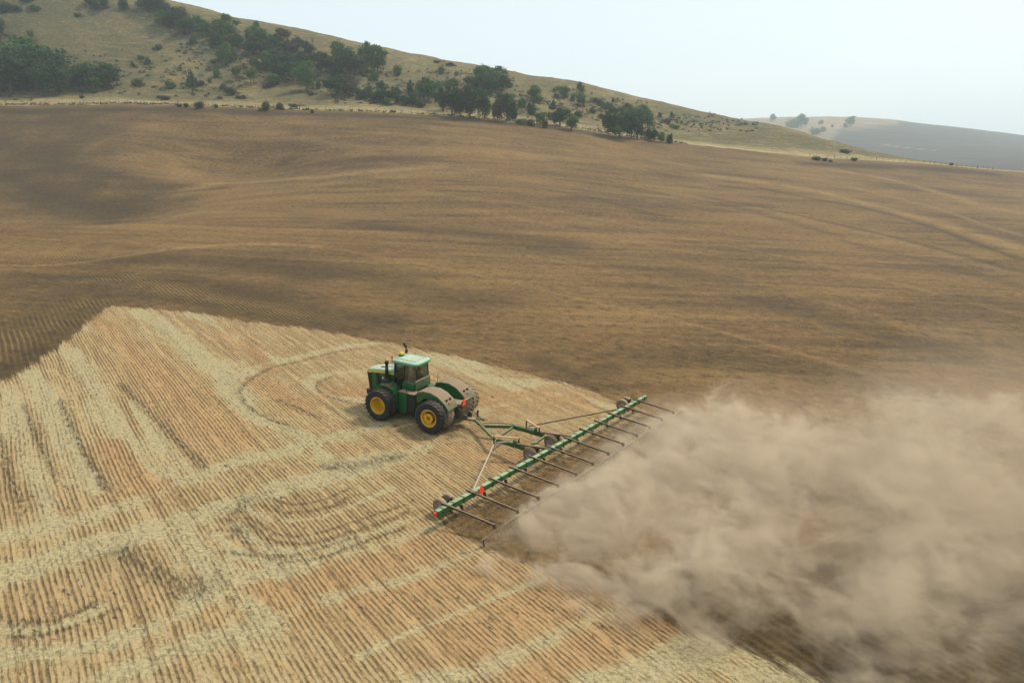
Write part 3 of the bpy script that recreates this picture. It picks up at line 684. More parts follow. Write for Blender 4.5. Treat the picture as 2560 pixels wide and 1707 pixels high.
def tyre(mb, R0=1.03, w=0.71, rim=0.56, lugs=22):
    h = w / 2
    prof = [(rim, -h * 0.80), (rim + 0.05, -h * 0.93), (rim + 0.22, -h * 1.0), (R0 - 0.14, -h * 0.98), (R0 - 0.075, -h * 0.86), (R0 - 0.055, -h * 0.4), (R0 - 0.05, 0)]
    prof = prof + [(r, -y) for r, y in prof[-2::-1]] + [(rim - 0.02, h * 0.6), (rim - 0.02, -h * 0.6)]
    mb.lathe(prof, n=56, close=True)
    for k in range(lugs):
        for sd in (-1, 1):
            t0 = 2 * math.pi * (k + (0.5 if sd > 0 else 0)) / lugs
            pts = []                               # a slanted lug from the shoulder to the centre line
            for u, yy in ((0.0, h * 1.0), (0.5, h * 0.52), (1.0, h * -0.05)):
                for dr in (-0.07, 0.0):
                    for wd in (-0.5, 0.5):
                        t = t0 + 0.22 * u + wd * 0.068 * (1 + 0.25 * (1 - u)); r = R0 + dr - (0.035 if u == 0 else 0)
                        pts.append((r * math.cos(t), sd * yy, r * math.sin(t)))
            f = []
            for i in (0, 4):
                f += [(i, i + 1, i + 5, i + 4), (i + 2, i + 6, i + 7, i + 3), (i, i + 4, i + 6, i + 2), (i + 1, i + 3, i + 7, i + 5)]
            f += [(0, 2, 3, 1), (8, 9, 11, 10)]
            mb._add(pts, f)
            q0, q1 = t0 - 0.045, t0 + 0.045         # the lug's shoulder running down the sidewall
            sv = []
            for rr_, yy in ((R0 - 0.03, h * 1.0), (R0 - 0.20, h * 1.03)):
                for q in (q0, q1):
                    for dy in (0, -0.05): sv.append((rr_ * math.cos(q), sd * (yy + dy), rr_ * math.sin(q)))
            mb._add(sv, [(0, 1, 3, 2), (4, 6, 7, 5), (0, 2, 6, 4), (1, 5, 7, 3), (0, 4, 5, 1), (2, 3, 7, 6)])
    return mb
def rim_dish(mb, w=0.71, rim=0.56, deep=True):
    h = w / 2
    if deep:   # disc set far inward: a deep yellow bowl
        mb.lathe([(rim + 0.02, h * 0.86), (rim - 0.02, h * 0.90), (rim - 0.05, h * 0.78), (rim - 0.09, h * 0.1), (rim - 0.13, -h * 0.55), (0.40, -h * 0.72), (0.16, -h * 0.72), (0.13, -h * 0.5), (0.0, -h * 0.5)], n=40)
    else:      # disc near the outer face with a raised bolted hub
        mb.lathe([(rim + 0.02, h * 0.86), (rim - 0.02, h * 0.90), (rim - 0.06, h * 0.80), (rim - 0.10, h * 0.45), (0.385, h * 0.40)], n=40)
    mb.lathe([(rim + 0.02, -h * 0.86), (rim - 0.02, -h * 0.9), (rim - 0.05, -h * 0.7), (rim - 0.09, -h * 0.1)], n=40)
    return mb
def wheel(x, y, side, kind, dusty):
    w = bpy.data.objects.new('wheel', None); COL.objects.link(w); w.parent = tractor; w.location = (x, y, 1.03); w.empty_display_size = 0.2
    w.rotation_euler = (0, random.uniform(0, 1), 0 if side > 0 else math.pi)
    tyre(MB()).build('tyre', M['rubber_dusty' if dusty else 'rubber'], w, 40)
    if kind == 'inner': rim_dish(MB(), deep=True).build('rim', M['yellow'], w)
    elif kind == 'deep':
        rim_dish(MB(), deep=True).build('rim', M['yellow'], w)
        b = MB()
        for k in range(10):
            t = 2 * math.pi * k / 10; b.lathe([(0.0, 0.03), (0.025, 0.03), (0.025, 0.0)], (0.27 * math.cos(t), -0.24, 0.27 * math.sin(t)), 8)
        b.build('wheel_bolt', M['brown_steel'], w)['kind'] = 'stuff'
    else:
        rim_dish(MB(), deep=False).build('rim', M['yellow'], w)
        MB().lathe([(0.40, 0.12), (0.36, 0.02), (0.22, -0.02)], n=40).build('rim_disc', M['brown_steel'], w)
        hb = MB().lathe([(0.23, -0.03), (0.24, 0.24), (0.30, 0.25), (0.30, 0.31), (0.155, 0.31), (0.145, 0.10), (0.0, 0.08)], n=36)
        for k in range(10):
            t = 2 * math.pi * k / 10; hb.box((0.285 * math.cos(t), 0.29, 0.285 * math.sin(t)), (0.075, 0.10, 0.075), Matrix.Rotation(-t, 3, 'Y'), bevel=0.01)
        hb.build('hub', M['yellow'], w)
    return w
random.seed(3)
for sd in (1, -1):
    wheel(WB, sd * 1.98, sd, 'deep', False); wheel(WB, sd * 1.15, sd, 'inner', False)
    wheel(-WB, sd * 1.98, sd, 'hub', sd < 0); wheel(-WB, sd * 1.15, sd, 'inner', True)
# chassis: front and rear frames round a centre joint, axles
c = MB(); c.box((2.1, 0, 1.05), (3.4, 0.85, 0.62), bevel=0.05); c.box((0.65, 0, 1.2), (1.2, 0.95, 0.8), bevel=0.05); c.box((3.75, 0, 1.0), (0.4, 1.0, 0.5), bevel=0.05)
c.build('front_frame', M['frame'], tractor)
c = MB(); c.box((-1.8, 0, 1.2), (2.6, 0.8, 0.75), bevel=0.06); c.box((-3.15, 0, 0.95), (0.35, 0.95, 0.7), bevel=0.05); c.box((-3.25, 0, 1.55), (0.12, 0.9, 0.55), bevel=0.02)
for sy in (-0.3, 0.3): c.box((-3.35, sy, 0.75), (0.4, 0.08, 0.35))
c.build('rear_frame', M['frame_dusty'], tractor)
c = MB(); c.lathe([(0.30, -0.5), (0.30, 0.5)], (-0.18, 0, 1.2), 20, 'Z'); c.box((-0.2, 0, 0.85), (0.6, 0.5, 0.2)); c.box((-0.2, 0, 1.55), (0.6, 0.5, 0.2))
c.build('articulation_joint', M['frame'], tractor)
for x in (WB, -WB):
    MB().lathe([(0.0, -1.7), (0.20, -1.7), (0.24, -0.5), (0.34, -0.3), (0.34, 0.3), (0.24, 0.5), (0.20, 1.7), (0.0, 1.7)], (x, 0, 1.03), 20).build('axle', M['frame'], tractor)
MB().bar((-3.3, 0, 0.55), (-3.95, 0, 0.52), 0.16, 0.09).build('drawbar', M['frame_dusty'], tractor)
# hood: crowned top, raked nose
hood = MB()
secs = [(1.80, 2.94, 0.64), (2.4, 2.93, 0.645), (3.0, 2.88, 0.64), (3.6, 2.80, 0.62), (4.02, 2.70, 0.58), (4.14, 2.60, 0.54)]
vs_, fs_ = [], []
for x, zt, hw in secs:
    for y, z in ((hw, zt - 0.26), (hw, zt - 0.14), (hw * 0.92, zt - 0.05), (hw * 0.6, zt), (0, zt + 0.025), (-hw * 0.6, zt), (-hw * 0.92, zt - 0.05), (-hw, zt - 0.14), (-hw, zt - 0.26)): vs_.append((x, y, z))
for i in range(len(secs) - 1):
    for j in range(8): fs_.append((i * 9 + j, i * 9 + j + 1, (i + 1) * 9 + j + 1, (i + 1) * 9 + j))
fs_.append(tuple(45 + j for j in range(9))); fs_.append(tuple(8 - j for j in range(9)))
hood._add(vs_, fs_); hood_o = hood.build('hood', M['green_top'], tractor, 50)
MB().box((3.05, 0.2, 2.905), (0.34, 0.16, 0.03), Matrix.Rotation(R(6), 3, 'Y')).build('hood_vent', M['black'], hood_o)
for sd in (1, -1):
    st = MB(); v = []
    for x, zt, hw in secs[:-1]: v += [(x, sd * (hw + 0.012), zt - 0.275), (x, sd * (hw + 0.012), zt - 0.135)]
    st._add(v, [(2 * i, 2 * i + 1, 2 * i + 3, 2 * i + 2) for i in range(4)]); st.build('yellow_stripe', M['yellow_bright'], hood_o)
# engine bay sides: black screens with green cheek panel and lower arm
for sd in (1, -1):
    y0, y1 = sd * 0.50, sd * 0.60
    MB().prism([(1.8, 1.35), (3.85, 1.35), (3.95, 2.50), (1.8, 2.70)], min(y0, y1), max(y0, y1)).build('side_screen', M['black'], tractor)
    MB().prism([(3.28, 1.32), (3.62, 1.32), (3.70, 2.54), (3.30, 2.60)], min(sd * 0.56, sd * 0.635), max(sd * 0.56, sd * 0.635), bevel=0.015).build('cheek_panel', M['green'], tractor)
    MB().prism([(3.26, 1.34), (3.28, 1.62), (2.60, 2.10), (2.50, 1.95)], min(sd * 0.57, sd * 0.64), max(sd * 0.57, sd * 0.64), bevel=0.015).build('lower_panel', M['green'], tractor)
    MB().prism([(1.85, 2.20), (3.05, 2.42), (3.05, 2.60), (1.85, 2.67)], min(sd * 0.58, sd * 0.63), max(sd * 0.58, sd * 0.63), bevel=0.01).build('hood_side', M['green'], tractor)
g = MB(); g.prism([(3.60, 1.30), (3.94, 1.30), (4.12, 2.45), (3.72, 2.58)], -0.585, 0.585, bevel=0.03)
for k in range(9): g.box((3.98 + 0.017 * k - 0.02, 0, 1.42 + k * 0.12), (0.06, 0.98, 0.025))
g.build('grille', M['black'], tractor)
for sy in (0.3, -0.3): MB().box((4.15, sy, 2.42), (0.05, 0.26, 0.11), bevel=0.02).build('headlight', M['grey_steel'], tractor)
MB().box((4.05, 0, 1.05), (0.35, 1.15, 0.35), bevel=0.05).build('front_weight', M['frame'], tractor)
# intake and exhaust
p = MB(); p.lathe([(0.0, 1.98), (0.26, 1.98), (0.30, 2.04), (0.30, 2.30), (0.22, 2.40), (0.14, 2.46), (0.115, 2.95), (0.095, 3.20), (0.095, 3.38), (0.13, 3.40), (0.135, 3.58), (0.10, 3.60), (0.08, 3.45), (0.0, 3.44)], (2.28, 0.86, 0), 20, 'Z')
p.box((2.15, 0.85, 2.05), (0.85, 0.42, 0.28), bevel=0.06); p.build('air_intake', M['black_bare'], tractor)
MB().tube([(2.75, 0.62, 2.3), (2.68, 0.75, 2.32), (2.52, 0.84, 2.20)], 0.09, 10).build('intake_pipe', M['grey_steel'], tractor)
p = MB(); p.lathe([(0.0, 2.1), (0.17, 2.1), (0.17, 3.0), (0.12, 3.1)], (1.95, -0.86, 0), 16, 'Z')
p.tube([(1.95, -0.86, 3.05), (1.95, -0.86, 4.0), (1.97, -0.86, 4.15), (2.05, -0.86, 4.30), (2.18, -0.86, 4.42)], 0.085, 12); p.build('exhaust', M['black_bare'], tractor)
# cab
CX0, CX1, CW = 0.12, 1.72, 0.80
base = MB(); base.prism([(CX0 + 0.1, 1.75), (CX1 + 0.1, 1.75), (CX1 + 0.12, 2.12), (CX0 - 0.02, 2.2)], -CW, CW, bevel=0.04); base.build('cab_floor', M['black'], tractor)
for sd in (1, -1):
    MB().prism([(CX0 - 0.06, 2.02), (0.98, 1.95), (0.98, 2.42), (0.78, 2.52), (CX0 - 0.06, 2.46)], min(sd * 0.74, sd * 0.95), max(sd * 0.74, sd * 0.95), bevel=0.05).build('cab_side_box', M['green'], tractor)
MB().prism([(CX0 - 0.16, 2.0), (CX0 + 0.04, 2.0), (CX0 + 0.02, 2.62), (CX0 - 0.12, 2.58)], -0.82, 0.82, bevel=0.03).build('cab_rear_panel', M['green_dusty'], tractor)
ZT = 3.62
def post(a, b, w=0.09): return MB().bar(a, b, w, w, bevel=0.015)
for sd in (1, -1):
    post((CX1 + 0.10, sd * 0.62, 2.05), (CX1 - 0.02, sd * 0.70, ZT), 0.11).build('cab_post', M['black'], tractor)
    post((0.92, sd * 0.80, 2.1), (0.90, sd * 0.78, ZT), 0.10).build('cab_post', M['black'], tractor)
    post((CX0 - 0.02, sd * 0.76, 2.4), (CX0 + 0.06, sd * 0.72, ZT), 0.09).build('cab_post', M['frame_dusty'], tractor)
    def pane(v): return MB()._add(v, [(0, 1, 2, 3)])
    a = MB(); a._add([(CX1 + 0.09, sd * 0.66, 2.10), (0.94, sd * 0.815, 2.10), (0.92, sd * 0.795, ZT), (CX1 - 0.02, sd * 0.72, ZT)], [(0, 1, 2, 3)]); a.build('door_window', M['glass'], tractor, 0)
    a = MB(); a._add([(0.90, sd * 0.815, 2.45), (CX0, sd * 0.78, 2.45), (CX0 + 0.07, sd * 0.74, ZT), (0.90, sd * 0.795, ZT)], [(0, 1, 2, 3)]); a.build('side_window', M['glass'], tractor, 0)
a = MB(); a._add([(CX1 + 0.13, -0.62, 2.10), (CX1 + 0.13, 0.62, 2.10), (CX1 + 0.01, 0.70, ZT), (CX1 + 0.01, -0.70, ZT)], [(0, 1, 2, 3)]); a.build('windscreen', M['glass'], tractor, 0)
a = MB(); a._add([(CX0 - 0.04, 0.74, 2.58), (CX0 - 0.04, -0.74, 2.58), (CX0 + 0.03, -0.70, ZT), (CX0 + 0.03, 0.70, ZT)], [(0, 1, 2, 3)]); a.build('rear_window', M['glass'], tractor, 0)
r_ = MB(); vs_, fs_ = [], []                       # roof: crowned slab with a rounded, drooping rim
def ring(sc, z, dx=0.0):
    o = []
    for k in range(28):
        t = 2 * math.pi * k / 28; cx, cy_ = math.cos(t), math.sin(t); e = 0.34
        o.append((0.93 + dx + 1.06 * sc * math.copysign(abs(cx) ** e, cx), 0.94 * sc * math.copysign(abs(cy_) ** e, cy_), z))
    return o
lv = [(0.86, 3.58), (0.985, 3.60), (1.0, 3.66), (0.985, 3.73), (0.93, 3.79), (0.80, 3.83), (0.55, 3.86), (0.25, 3.875)]
for sc, z in lv: vs_ += ring(sc, z)
for i in range(len(lv) - 1):
    for k in range(28): fs_.append((i * 28 + k, i * 28 + (k + 1) % 28, (i + 1) * 28 + (k + 1) % 28, (i + 1) * 28 + k))
fs_ += [tuple(range(27, -1, -1)), tuple((len(lv) - 1) * 28 + k for k in range(28))]
r_._add(vs_, fs_)
roof = r_.build('roof', M['green_top'], tractor, 60)
for k in range(5): MB().bar((0.15, -0.6 + 0.3 * k, 3.845), (1.75, -0.6 + 0.3 * k, 3.845), 0.03, 0.06).build('roof_rib', M['green_top'], roof)
q = MB(); q.lathe([(0.0, 3.98), (0.17, 3.96), (0.19, 3.90), (0.17, 3.84), (0.17, 3.80)], (1.72, 0.02, 0), 18, 'Z'); q.build('receiver_base', M['green'], roof)
MB().lathe([(0.0, 4.13), (0.08, 4.12), (0.14, 4.07), (0.165, 3.99), (0.165, 3.97)], (1.72, 0.02, 0), 18, 'Z').build('receiver_dome', M['yellow_bright'], roof)
MB().lathe([(0.0, 3.98), (0.05, 3.97), (0.06, 3.90), (0.06, 3.72)], (2.02, 0.62, 0), 12, 'Z').build('beacon', M['amber'], roof)
for sy in (0.68, 0.45, -0.45, -0.68): MB().box((2.0, sy, 3.63), (0.06, 0.16, 0.09), bevel=0.015).build('roof_light', M['grey_steel'], roof)
# interior, driver's seat and console seen through the glass
s_ = MB(); s_.box((0.72, 0, 2.45), (0.52, 0.52, 0.16), bevel=0.06); s_.box((0.45, 0, 2.85), (0.15, 0.50, 0.72), Matrix.Rotation(R(-8), 3, 'Y'), bevel=0.06); s_.box((0.7, 0.32, 2.66), (0.4, 0.09, 0.08)); s_.box((0.7, -0.32, 2.66), (0.5, 0.14, 0.10))
s_.build('seat', M['black'], tractor)
s_ = MB(); s_.tube([(1.42, 0, 2.1), (1.30, 0, 2.78)], 0.05); s_.lathe([(0.20, 0.0), (0.22, 0.02), (0.20, 0.04)], (1.28, 0, 2.78), 20, 'Z', close=True); s_.build('steering_wheel', M['black'], tractor)
MB().box((1.15, -0.62, 2.95), (0.06, 0.26, 0.34), bevel=0.02).build('display_screen', M['black'], tractor)
for sd in (1, -1):
    mr = MB(); mr.tube([(CX1, sd * 0.72, 3.30), (2.05, sd * 1.05, 3.34), (2.08, sd * 1.12, 3.30)], 0.022); mr.box((2.08, sd * 1.14, 3.02), (0.06, 0.24, 0.46), bevel=0.02)
    mr.build('mirror', M['black'], tractor)
# left steps with louvred tank, right tank
tk = MB(); tk.box((0.62, 1.05, 1.22), (0.62, 0.75, 1.25), bevel=0.05)
for k in range(8): tk.box((0.62, 1.435, 0.72 + 0.14 * k), (0.54, 0.03, 0.05))
tk.build('louvred_tank', M['green'], tractor)
tk = MB(); tk.box((0.02, 1.02, 1.28), (0.52, 0.62, 1.2), bevel=0.05); tk.build('battery_box', M['frame'], tractor)
MB().box((0.35, 1.05, 1.92), (1.30, 0.72, 0.06), bevel=0.01).build('platform', M['frame_dusty'], tractor)
tk = MB(); tk.box((0.35, -1.05, 1.2), (1.1, 0.75, 1.3), bevel=0.08); tk.build('fuel_tank', M['green'], tractor)
# fenders
for sd in (1, -1):
    fp = [(0.95, 0.85), (1.04, 1.35), (1.10, 1.75), (1.35, 2.06), (1.85, 2.22), (2.35, 2.20), (2.35, 2.10), (1.90, 2.12), (1.45, 1.98), (1.22, 1.70), (1.16, 1.30), (1.08, 0.85)]
    MB().prism(fp, min(sd * 0.62, sd * 1.55), max(sd * 0.62, sd * 1.55), bevel=0.02).build('front_fender', M['green'], tractor)
    MB().box((1.72, sd * 1.45, 2.20), (0.12, 0.14, 0.10), bevel=0.02).build('marker_light', M['red'], tractor)
    top = [(-0.62, 2.28), (-1.05, 2.42), (-1.65, 2.44), (-2.20, 2.26), (-2.70, 1.90), (-3.00, 1.50)]
    bot = [(-2.92, 1.47), (-2.62, 1.82), (-2.16, 2.18), (-1.64, 2.35), (-1.08, 2.33), (-0.72, 2.20)]
    fo = MB().prism(top + bot, min(sd * 0.48, sd * 1.62), max(sd * 0.48, sd * 1.62), bevel=0.02).build('rear_fender', M['green_dusty'], tractor)
    skirt = [(-0.60, 1.62), (-0.62, 2.26), (-1.05, 2.38), (-1.65, 2.40), (-2.20, 2.22), (-2.66, 1.86), (-2.92, 1.50), (-2.76, 1.42), (-2.35, 1.78), (-1.9, 2.04), (-1.45, 2.06), (-1.05, 1.90), (-0.85, 1.62)]
    MB().prism(skirt, min(sd * 1.55, sd * 1.60), max(sd * 1.55, sd * 1.60)).build('fender_skirt', M['green'], fo)
    inner = [(-0.62, 1.3), (-0.64, 2.24), (-1.05, 2.36), (-1.65, 2.38), (-2.20, 2.20), (-2.66, 1.84), (-2.94, 1.48), (-2.9, 1.0), (-1.8, 0.9)]
    MB().prism(inner, min(sd * 0.48, sd * 0.53), max(sd * 0.48, sd * 0.53)).build('fender_inner_panel', M['green'], fo)
    rotF = Matrix.Rotation(R(-48), 3, 'Y')
    for yy in (0.85, 1.25): MB().box((-2.62, sd * yy, 2.02), (0.13, 0.13, 0.12), rotF, bevel=0.02).build('work_light', M['black'], fo)
    MB().box((-2.78, sd * 1.10, 1.84), (0.05, 0.30, 0.14), Matrix.Rotation(R(35), 3, 'Y'), bevel=0.015).build('tail_light', M['dark_red'], fo)
sm = MB(); sm._add([(-3.33, 0.10, 1.55), (-3.33, 0.52, 1.55), (-3.33, 0.36, 1.95), (-3.33, 0.26, 1.95), (-3.30, 0.10, 1.55), (-3.30, 0.52, 1.55), (-3.30, 0.36, 1.95), (-3.30, 0.26, 1.95)], [(0, 1, 2, 3), (7, 6, 5, 4), (0, 4, 5, 1), (1, 5, 6, 2), (2, 6, 7, 3), (3, 7, 4, 0)])
sm.build('warning_triangle', M['orange_refl'], tractor)
MB().tube([(-0.75, -0.55, 2.35), (-0.78, -0.55, 3.0)], 0.012, 6).build('antenna', M['black'], tractor)
for k, (y_, z_) in enumerate(((0.18, 1.2), (0.05, 1.3), (-0.12, 1.22))):
    MB().tube([(-3.25, y_, z_), (-3.6, y_ * 1.4 - 0.1, z_ - 0.05), (-4.1, y_ - 0.15, 0.75), (-4.6, y_ * 0.5 - 0.1, 0.66)], 0.022, 6).build('hydraulic_hose', M['black'], tractor)
hr = MB(); hr.tube([(-0.45, 0.30, 2.1), (-0.55, 0.32, 2.5), (-0.2, 0.35, 2.62), (0.05, 0.4, 2.55)], 0.018, 6); hr.build('air_line', M['black'], tractor); hr = MB(); hr.tube([(0.3, 1.40, 1.95), (0.3, 1.40, 2.75), (0.55, 1.38, 2.85)], 0.02, 6); hr.build('handrail', M['black'], tractor); hr = MB(); hr.tube([(1.02, 1.40, 1.95), (1.02, 1.38, 2.7)], 0.02, 6)
hr.build('handrail', M['black'], tractor)
# ------------------------------------------------------------------ the wide trailed harrow, built where it runs
HA, HB = up_point(1091, 1284, 0.85), up_point(1613.6, 993, 0.85)
h_axis = (HB - HA); h_axis.normalize()
org = (HA + HB) / 2; org.z = float(tz(org.x, org.y))
harrow = empty('tine_harrow', Matrix.Translation(org))
tag(harrow, 'wide green tine harrow with a row of long brown trailing arms, towed behind the tractor', 'harrow')
L_ = lambda v: Vector(v) - org
print('HARROW length', (HB - HA).length, 'axis', math.degrees(math.atan2(h_axis.x, h_axis.y)))
HL = (HB - HA).length
hh = Vector((h_axis.y, -h_axis.x, 0)).normalized()          # backwards, square to the beam
_s = [(190, 1020), (365, 930), (540, 828), (700, 735), (855, 645), (1005, 560), (1150, 475), (1290, 400), (1420, 330), (1545, 262), (1665, 195), (1790, 135)]
_e = [(570, 1190), (740, 1080), (905, 975), (1065, 878), (1215, 780), (1355, 695), (1490, 608), (1635, 520), (1765, 450), (1885, 380), (2005, 315), (2115, 245)]
zz = lambda p: (1060 + p[0] / 3.36, 960 + p[1] / 3.36)
arms = [(up_point(*zz(a), 1.02), up_point(*zz(b), 0.62)) for a, b in zip(_s, _e)]
av = Vector((0, 0, 0))
for a, b in arms: av += (b - a)
av.z = 0; back = av.normalized(); ARM = sum((b - a).to_2d().length for a, b in arms) / 12
print('ARM', ARM, 'back', math.degrees(math.atan2(back.x, back.y)))
gz = lambda p: float(tz(p.x, p.y))
def at_beam(t, off=0.0, h=0.85):
    p = HA + h_axis * (t * HL) + back * off
    return Vector((p.x, p.y, gz(p) + h))
b_ = MB(); NB = 8
for k in range(NB):
    b_.bar(L_(at_beam(k / NB, 0, 0.85)), L_(at_beam((k + 1) / NB, 0, 0.85)), 0.25, 0.27, bevel=0.02)
b_.build('main_beam', M['harrow_green'], harrow)
for k in range(29):                                          # clamp plates along the beam
    t = (k + 0.5) / 29
    MB().bar(L_(at_beam(t - 0.0022)), L_(at_beam(t + 0.0022)), 0.30, 0.32).build('clamp_plate', M['harrow_green_dull'], harrow)
ts = []
for a, b in arms:
    d = a - HA; ts.append(max(0.0, min(1.0, d.dot(h_axis) / HL)))
t0_, t1_ = ts[0], ts[-1]; ts = [t0_ + (t1_ - t0_) * k / 11 for k in range(12)]
for t in ts:
    arm = MB().bar(L_(at_beam(t, -0.22, 1.06)), L_(at_beam(t, ARM, 0.66)), 0.095, 0.09, bevel=0.012).build('trailing_arm', M['brown_steel'], harrow)
    MB().bar(L_(at_beam(t, ARM - 0.02, 0.70)), L_(at_beam(t, ARM + 0.06, 0.52)), 0.12, 0.14).build('arm_shoe', M['brown_steel'], arm)
for k in range(11):
    t = (ts[k] + ts[k + 1]) / 2
    g = MB(); g.bar(L_(at_beam(t, 0.10, 0.74)), L_(at_beam(t, 0.24, 0.44)), 0.09, 0.10); g.box(L_(at_beam(t, 0.16, 0.66)), (0.14, 0.14, 0.16))
    g.build('chain_bracket', M['frame'], harrow)
random.seed(8)
def sagline(off, h, t0, t1, n=70, j=0.02): return [L_(at_beam(t0 + (t1 - t0) * i / n, off + random.uniform(-j, j), h + random.uniform(-j, j))) for i in range(n + 1)]
for off, h in ((0.55, 0.20), (1.05, 0.20), (1.55, 0.21), (2.05, 0.24)):
    if off < ARM: tb = MB().tube(sagline(off, h, -0.005, 1.0), 0.012, 5); tb.build('tine_bar', M['brown_steel'], harrow)
rear = MB().tube(sagline(ARM + 0.10, 0.36, -0.022, 1.012, 90, 0.02), 0.032, 6).build('rear_bar', M['brown_steel'], harrow)
tn = MB()
for off, h, n_ in ((0.55, 0.20, 40), (1.05, 0.20, 40), (1.55, 0.21, 40), (2.05, 0.24, 40), (ARM + 0.10, 0.36, 80)):
    if off > ARM + 0.2: continue
    for i in range(n_):
        t = (i + 0.5 + random.uniform(-0.2, 0.2)) / n_; p = at_beam(t, off, h)
        tn.tube([L_(p), L_(p + back * 0.05 + Vector((0, 0, -h * 0.5))), L_(p + back * 0.14 + Vector((0, 0, -h - 0.03)))], 0.008, 4)
tn_o = tn.build('tine', M['brown_steel'], harrow); tn_o['kind'] = 'stuff'
for t in (ts[0] - 0.045, 0.19, 0.36, 0.55, 0.70, 0.83, 0.95, 1.008):
    g = MB(); p = at_beam(t, ARM + 0.10, 0.36); g.bar(L_(p), L_(p + back * 0.06 + Vector((0, 0, -0.34))), 0.06, 0.06); g.build('rear_tine_clamp', M['brown_steel'], harrow)
# drawn frame: pixel, height above the ground
def F(px, py, h): return L_(up_point(px, py, h))
hitch = T_M @ Vector((-4.0, 0, 0.60)) - org
y_ = F(1200, 1061, 0.62); lj = F(1236, 1098, 0.72); rj0 = F(1212, 1065, 0.66); rj1 = F(1284, 1067, 0.80); rj2 = F(1360, 1089, 0.86); lj2 = F(1309, 1120, 0.86)
fr = MB(); fr.bar(hitch, y_, 0.20, 0.16, bevel=0.02); fr.build('drawbar', M['harrow_green_dull'], harrow)
MB().bar(y_, lj, 0.15, 0.15, bevel=0.02).build('tongue_beam', M['harrow_green_dull'], harrow)
tb = MB(); tb.bar(y_, rj0, 0.16, 0.16); tb.bar(rj0, rj1, 0.16, 0.18, bevel=0.02); tb.build('tongue_beam', M['harrow_green_dull'], harrow)
MB().bar(rj1 + (rj2 - rj1) * -0.03, rj2, 0.17, 0.24, bevel=0.02).build('carrier_beam', M['green'], harrow)
MB().bar(lj, lj2, 0.17, 0.24, bevel=0.02).build('carrier_beam', M['green'], harrow)
MB().bar(rj1, lj + (lj2 - lj) * 0.05, 0.13, 0.12, bevel=0.015).build('cross_member', M['harrow_green_dull'], harrow)
MB().bar(F(1326, 1117, 0.86), F(1363, 1091, 0.86), 0.13, 0.12, bevel=0.015).build('cross_member', M['harrow_green_dull'], harrow)
MB().bar(F(1329, 1110, 0.95), F(1345, 1108, 0.9), 0.10, 0.10).build('cross_member', M['harrow_green_dull'], harrow)
bk = Vector((back.x, back.y, 0))
for p0, col in ((lj2, 0), (rj2, 1)):
    tgt = at_beam(0.435 if col == 0 else 0.545, 0.05, 1.0) - org
    MB().bar(p0 - bk * 0.5 + Vector((0, 0, 0.16)), tgt, 0.12, 0.08).build('pivot_link', M['brown_steel'], harrow)
    g = MB(); g.box(p0 - bk * 0.55 + Vector((0, 0, 0.22)), (0.22, 0.22, 0.30), bevel=0.03); g.build('pivot_bracket', M['green'], harrow)
# lift links over the carrier beams
for a, b, f0 in (((1235, 1091), (1297, 1096), lj), ((1316, 1050), (1348, 1070), rj1)):
    A0, B0 = F(a[0], a[1], 1.35), F(b[0], b[1], 1.28)
    lk = MB(); lk.bar(A0, B0, 0.10, 0.10); lk.build('lift_link', M['tan'], harrow)
    l2 = MB(); l2.bar(A0 + Vector((0, 0, 0.03)), A0 - Vector((0, 0, 0.62)), 0.09, 0.09); l2.build('lift_post', M['brown_steel'], harrow); l2 = MB(); l2.bar(B0 + Vector((0, 0, 0.03)), B0 - Vector((0, 0, 0.45)), 0.09, 0.09); l2.build('lift_post', M['brown_steel'], harrow)
    cyl = MB(); cyl.tube([A0 - Vector((0, 0, 0.42)), A0.lerp(B0, 0.5) - Vector((0, 0, 0.28))], 0.05, 10); cyl.tube([A0.lerp(B0, 0.5) - Vector((0, 0, 0.28)), B0 - Vector((0, 0, 0.25))], 0.028, 8); cyl.build('hydraulic_cylinder', M['grey_steel'], harrow)
hs_ = MB(); c0 = F(1240, 1100, 1.0)
hs_.tube([F(1235, 1112, 0.9), F(1237, 1104, 1.12), F(1241, 1097, 1.28), F(1247, 1095, 1.25), F(1252, 1098, 1.08)], 0.035, 8); hs_.build('hydraulic_hose', M['tan'], harrow)
MB().tube([hitch + Vector((0.0, 0.2, 0.35)), F(1193, 1046, 1.15), F(1205, 1058, 0.95), F(1250, 1057, 0.98), F(1283, 1061, 0.95)], 0.02, 6).build('hydraulic_hose', M['brown_steel'], harrow)
MB().bar(hitch + Vector((0.12, 0.28, 0.05)), hitch + Vector((0.14, 0.30, 0.55)), 0.09, 0.09).build('jack_stand', M['brown_steel'], harrow)
MB().bar(F(1235, 1111, 0.95), F(1182, 1229, 0.95), 0.06, 0.06).build('wing_brace', M['grey_steel'], harrow)
MB().bar(F(1318, 1066, 0.95), F(1540, 1024, 0.98), 0.065, 0.065).build('wing_brace', M['brown_steel'], harrow)
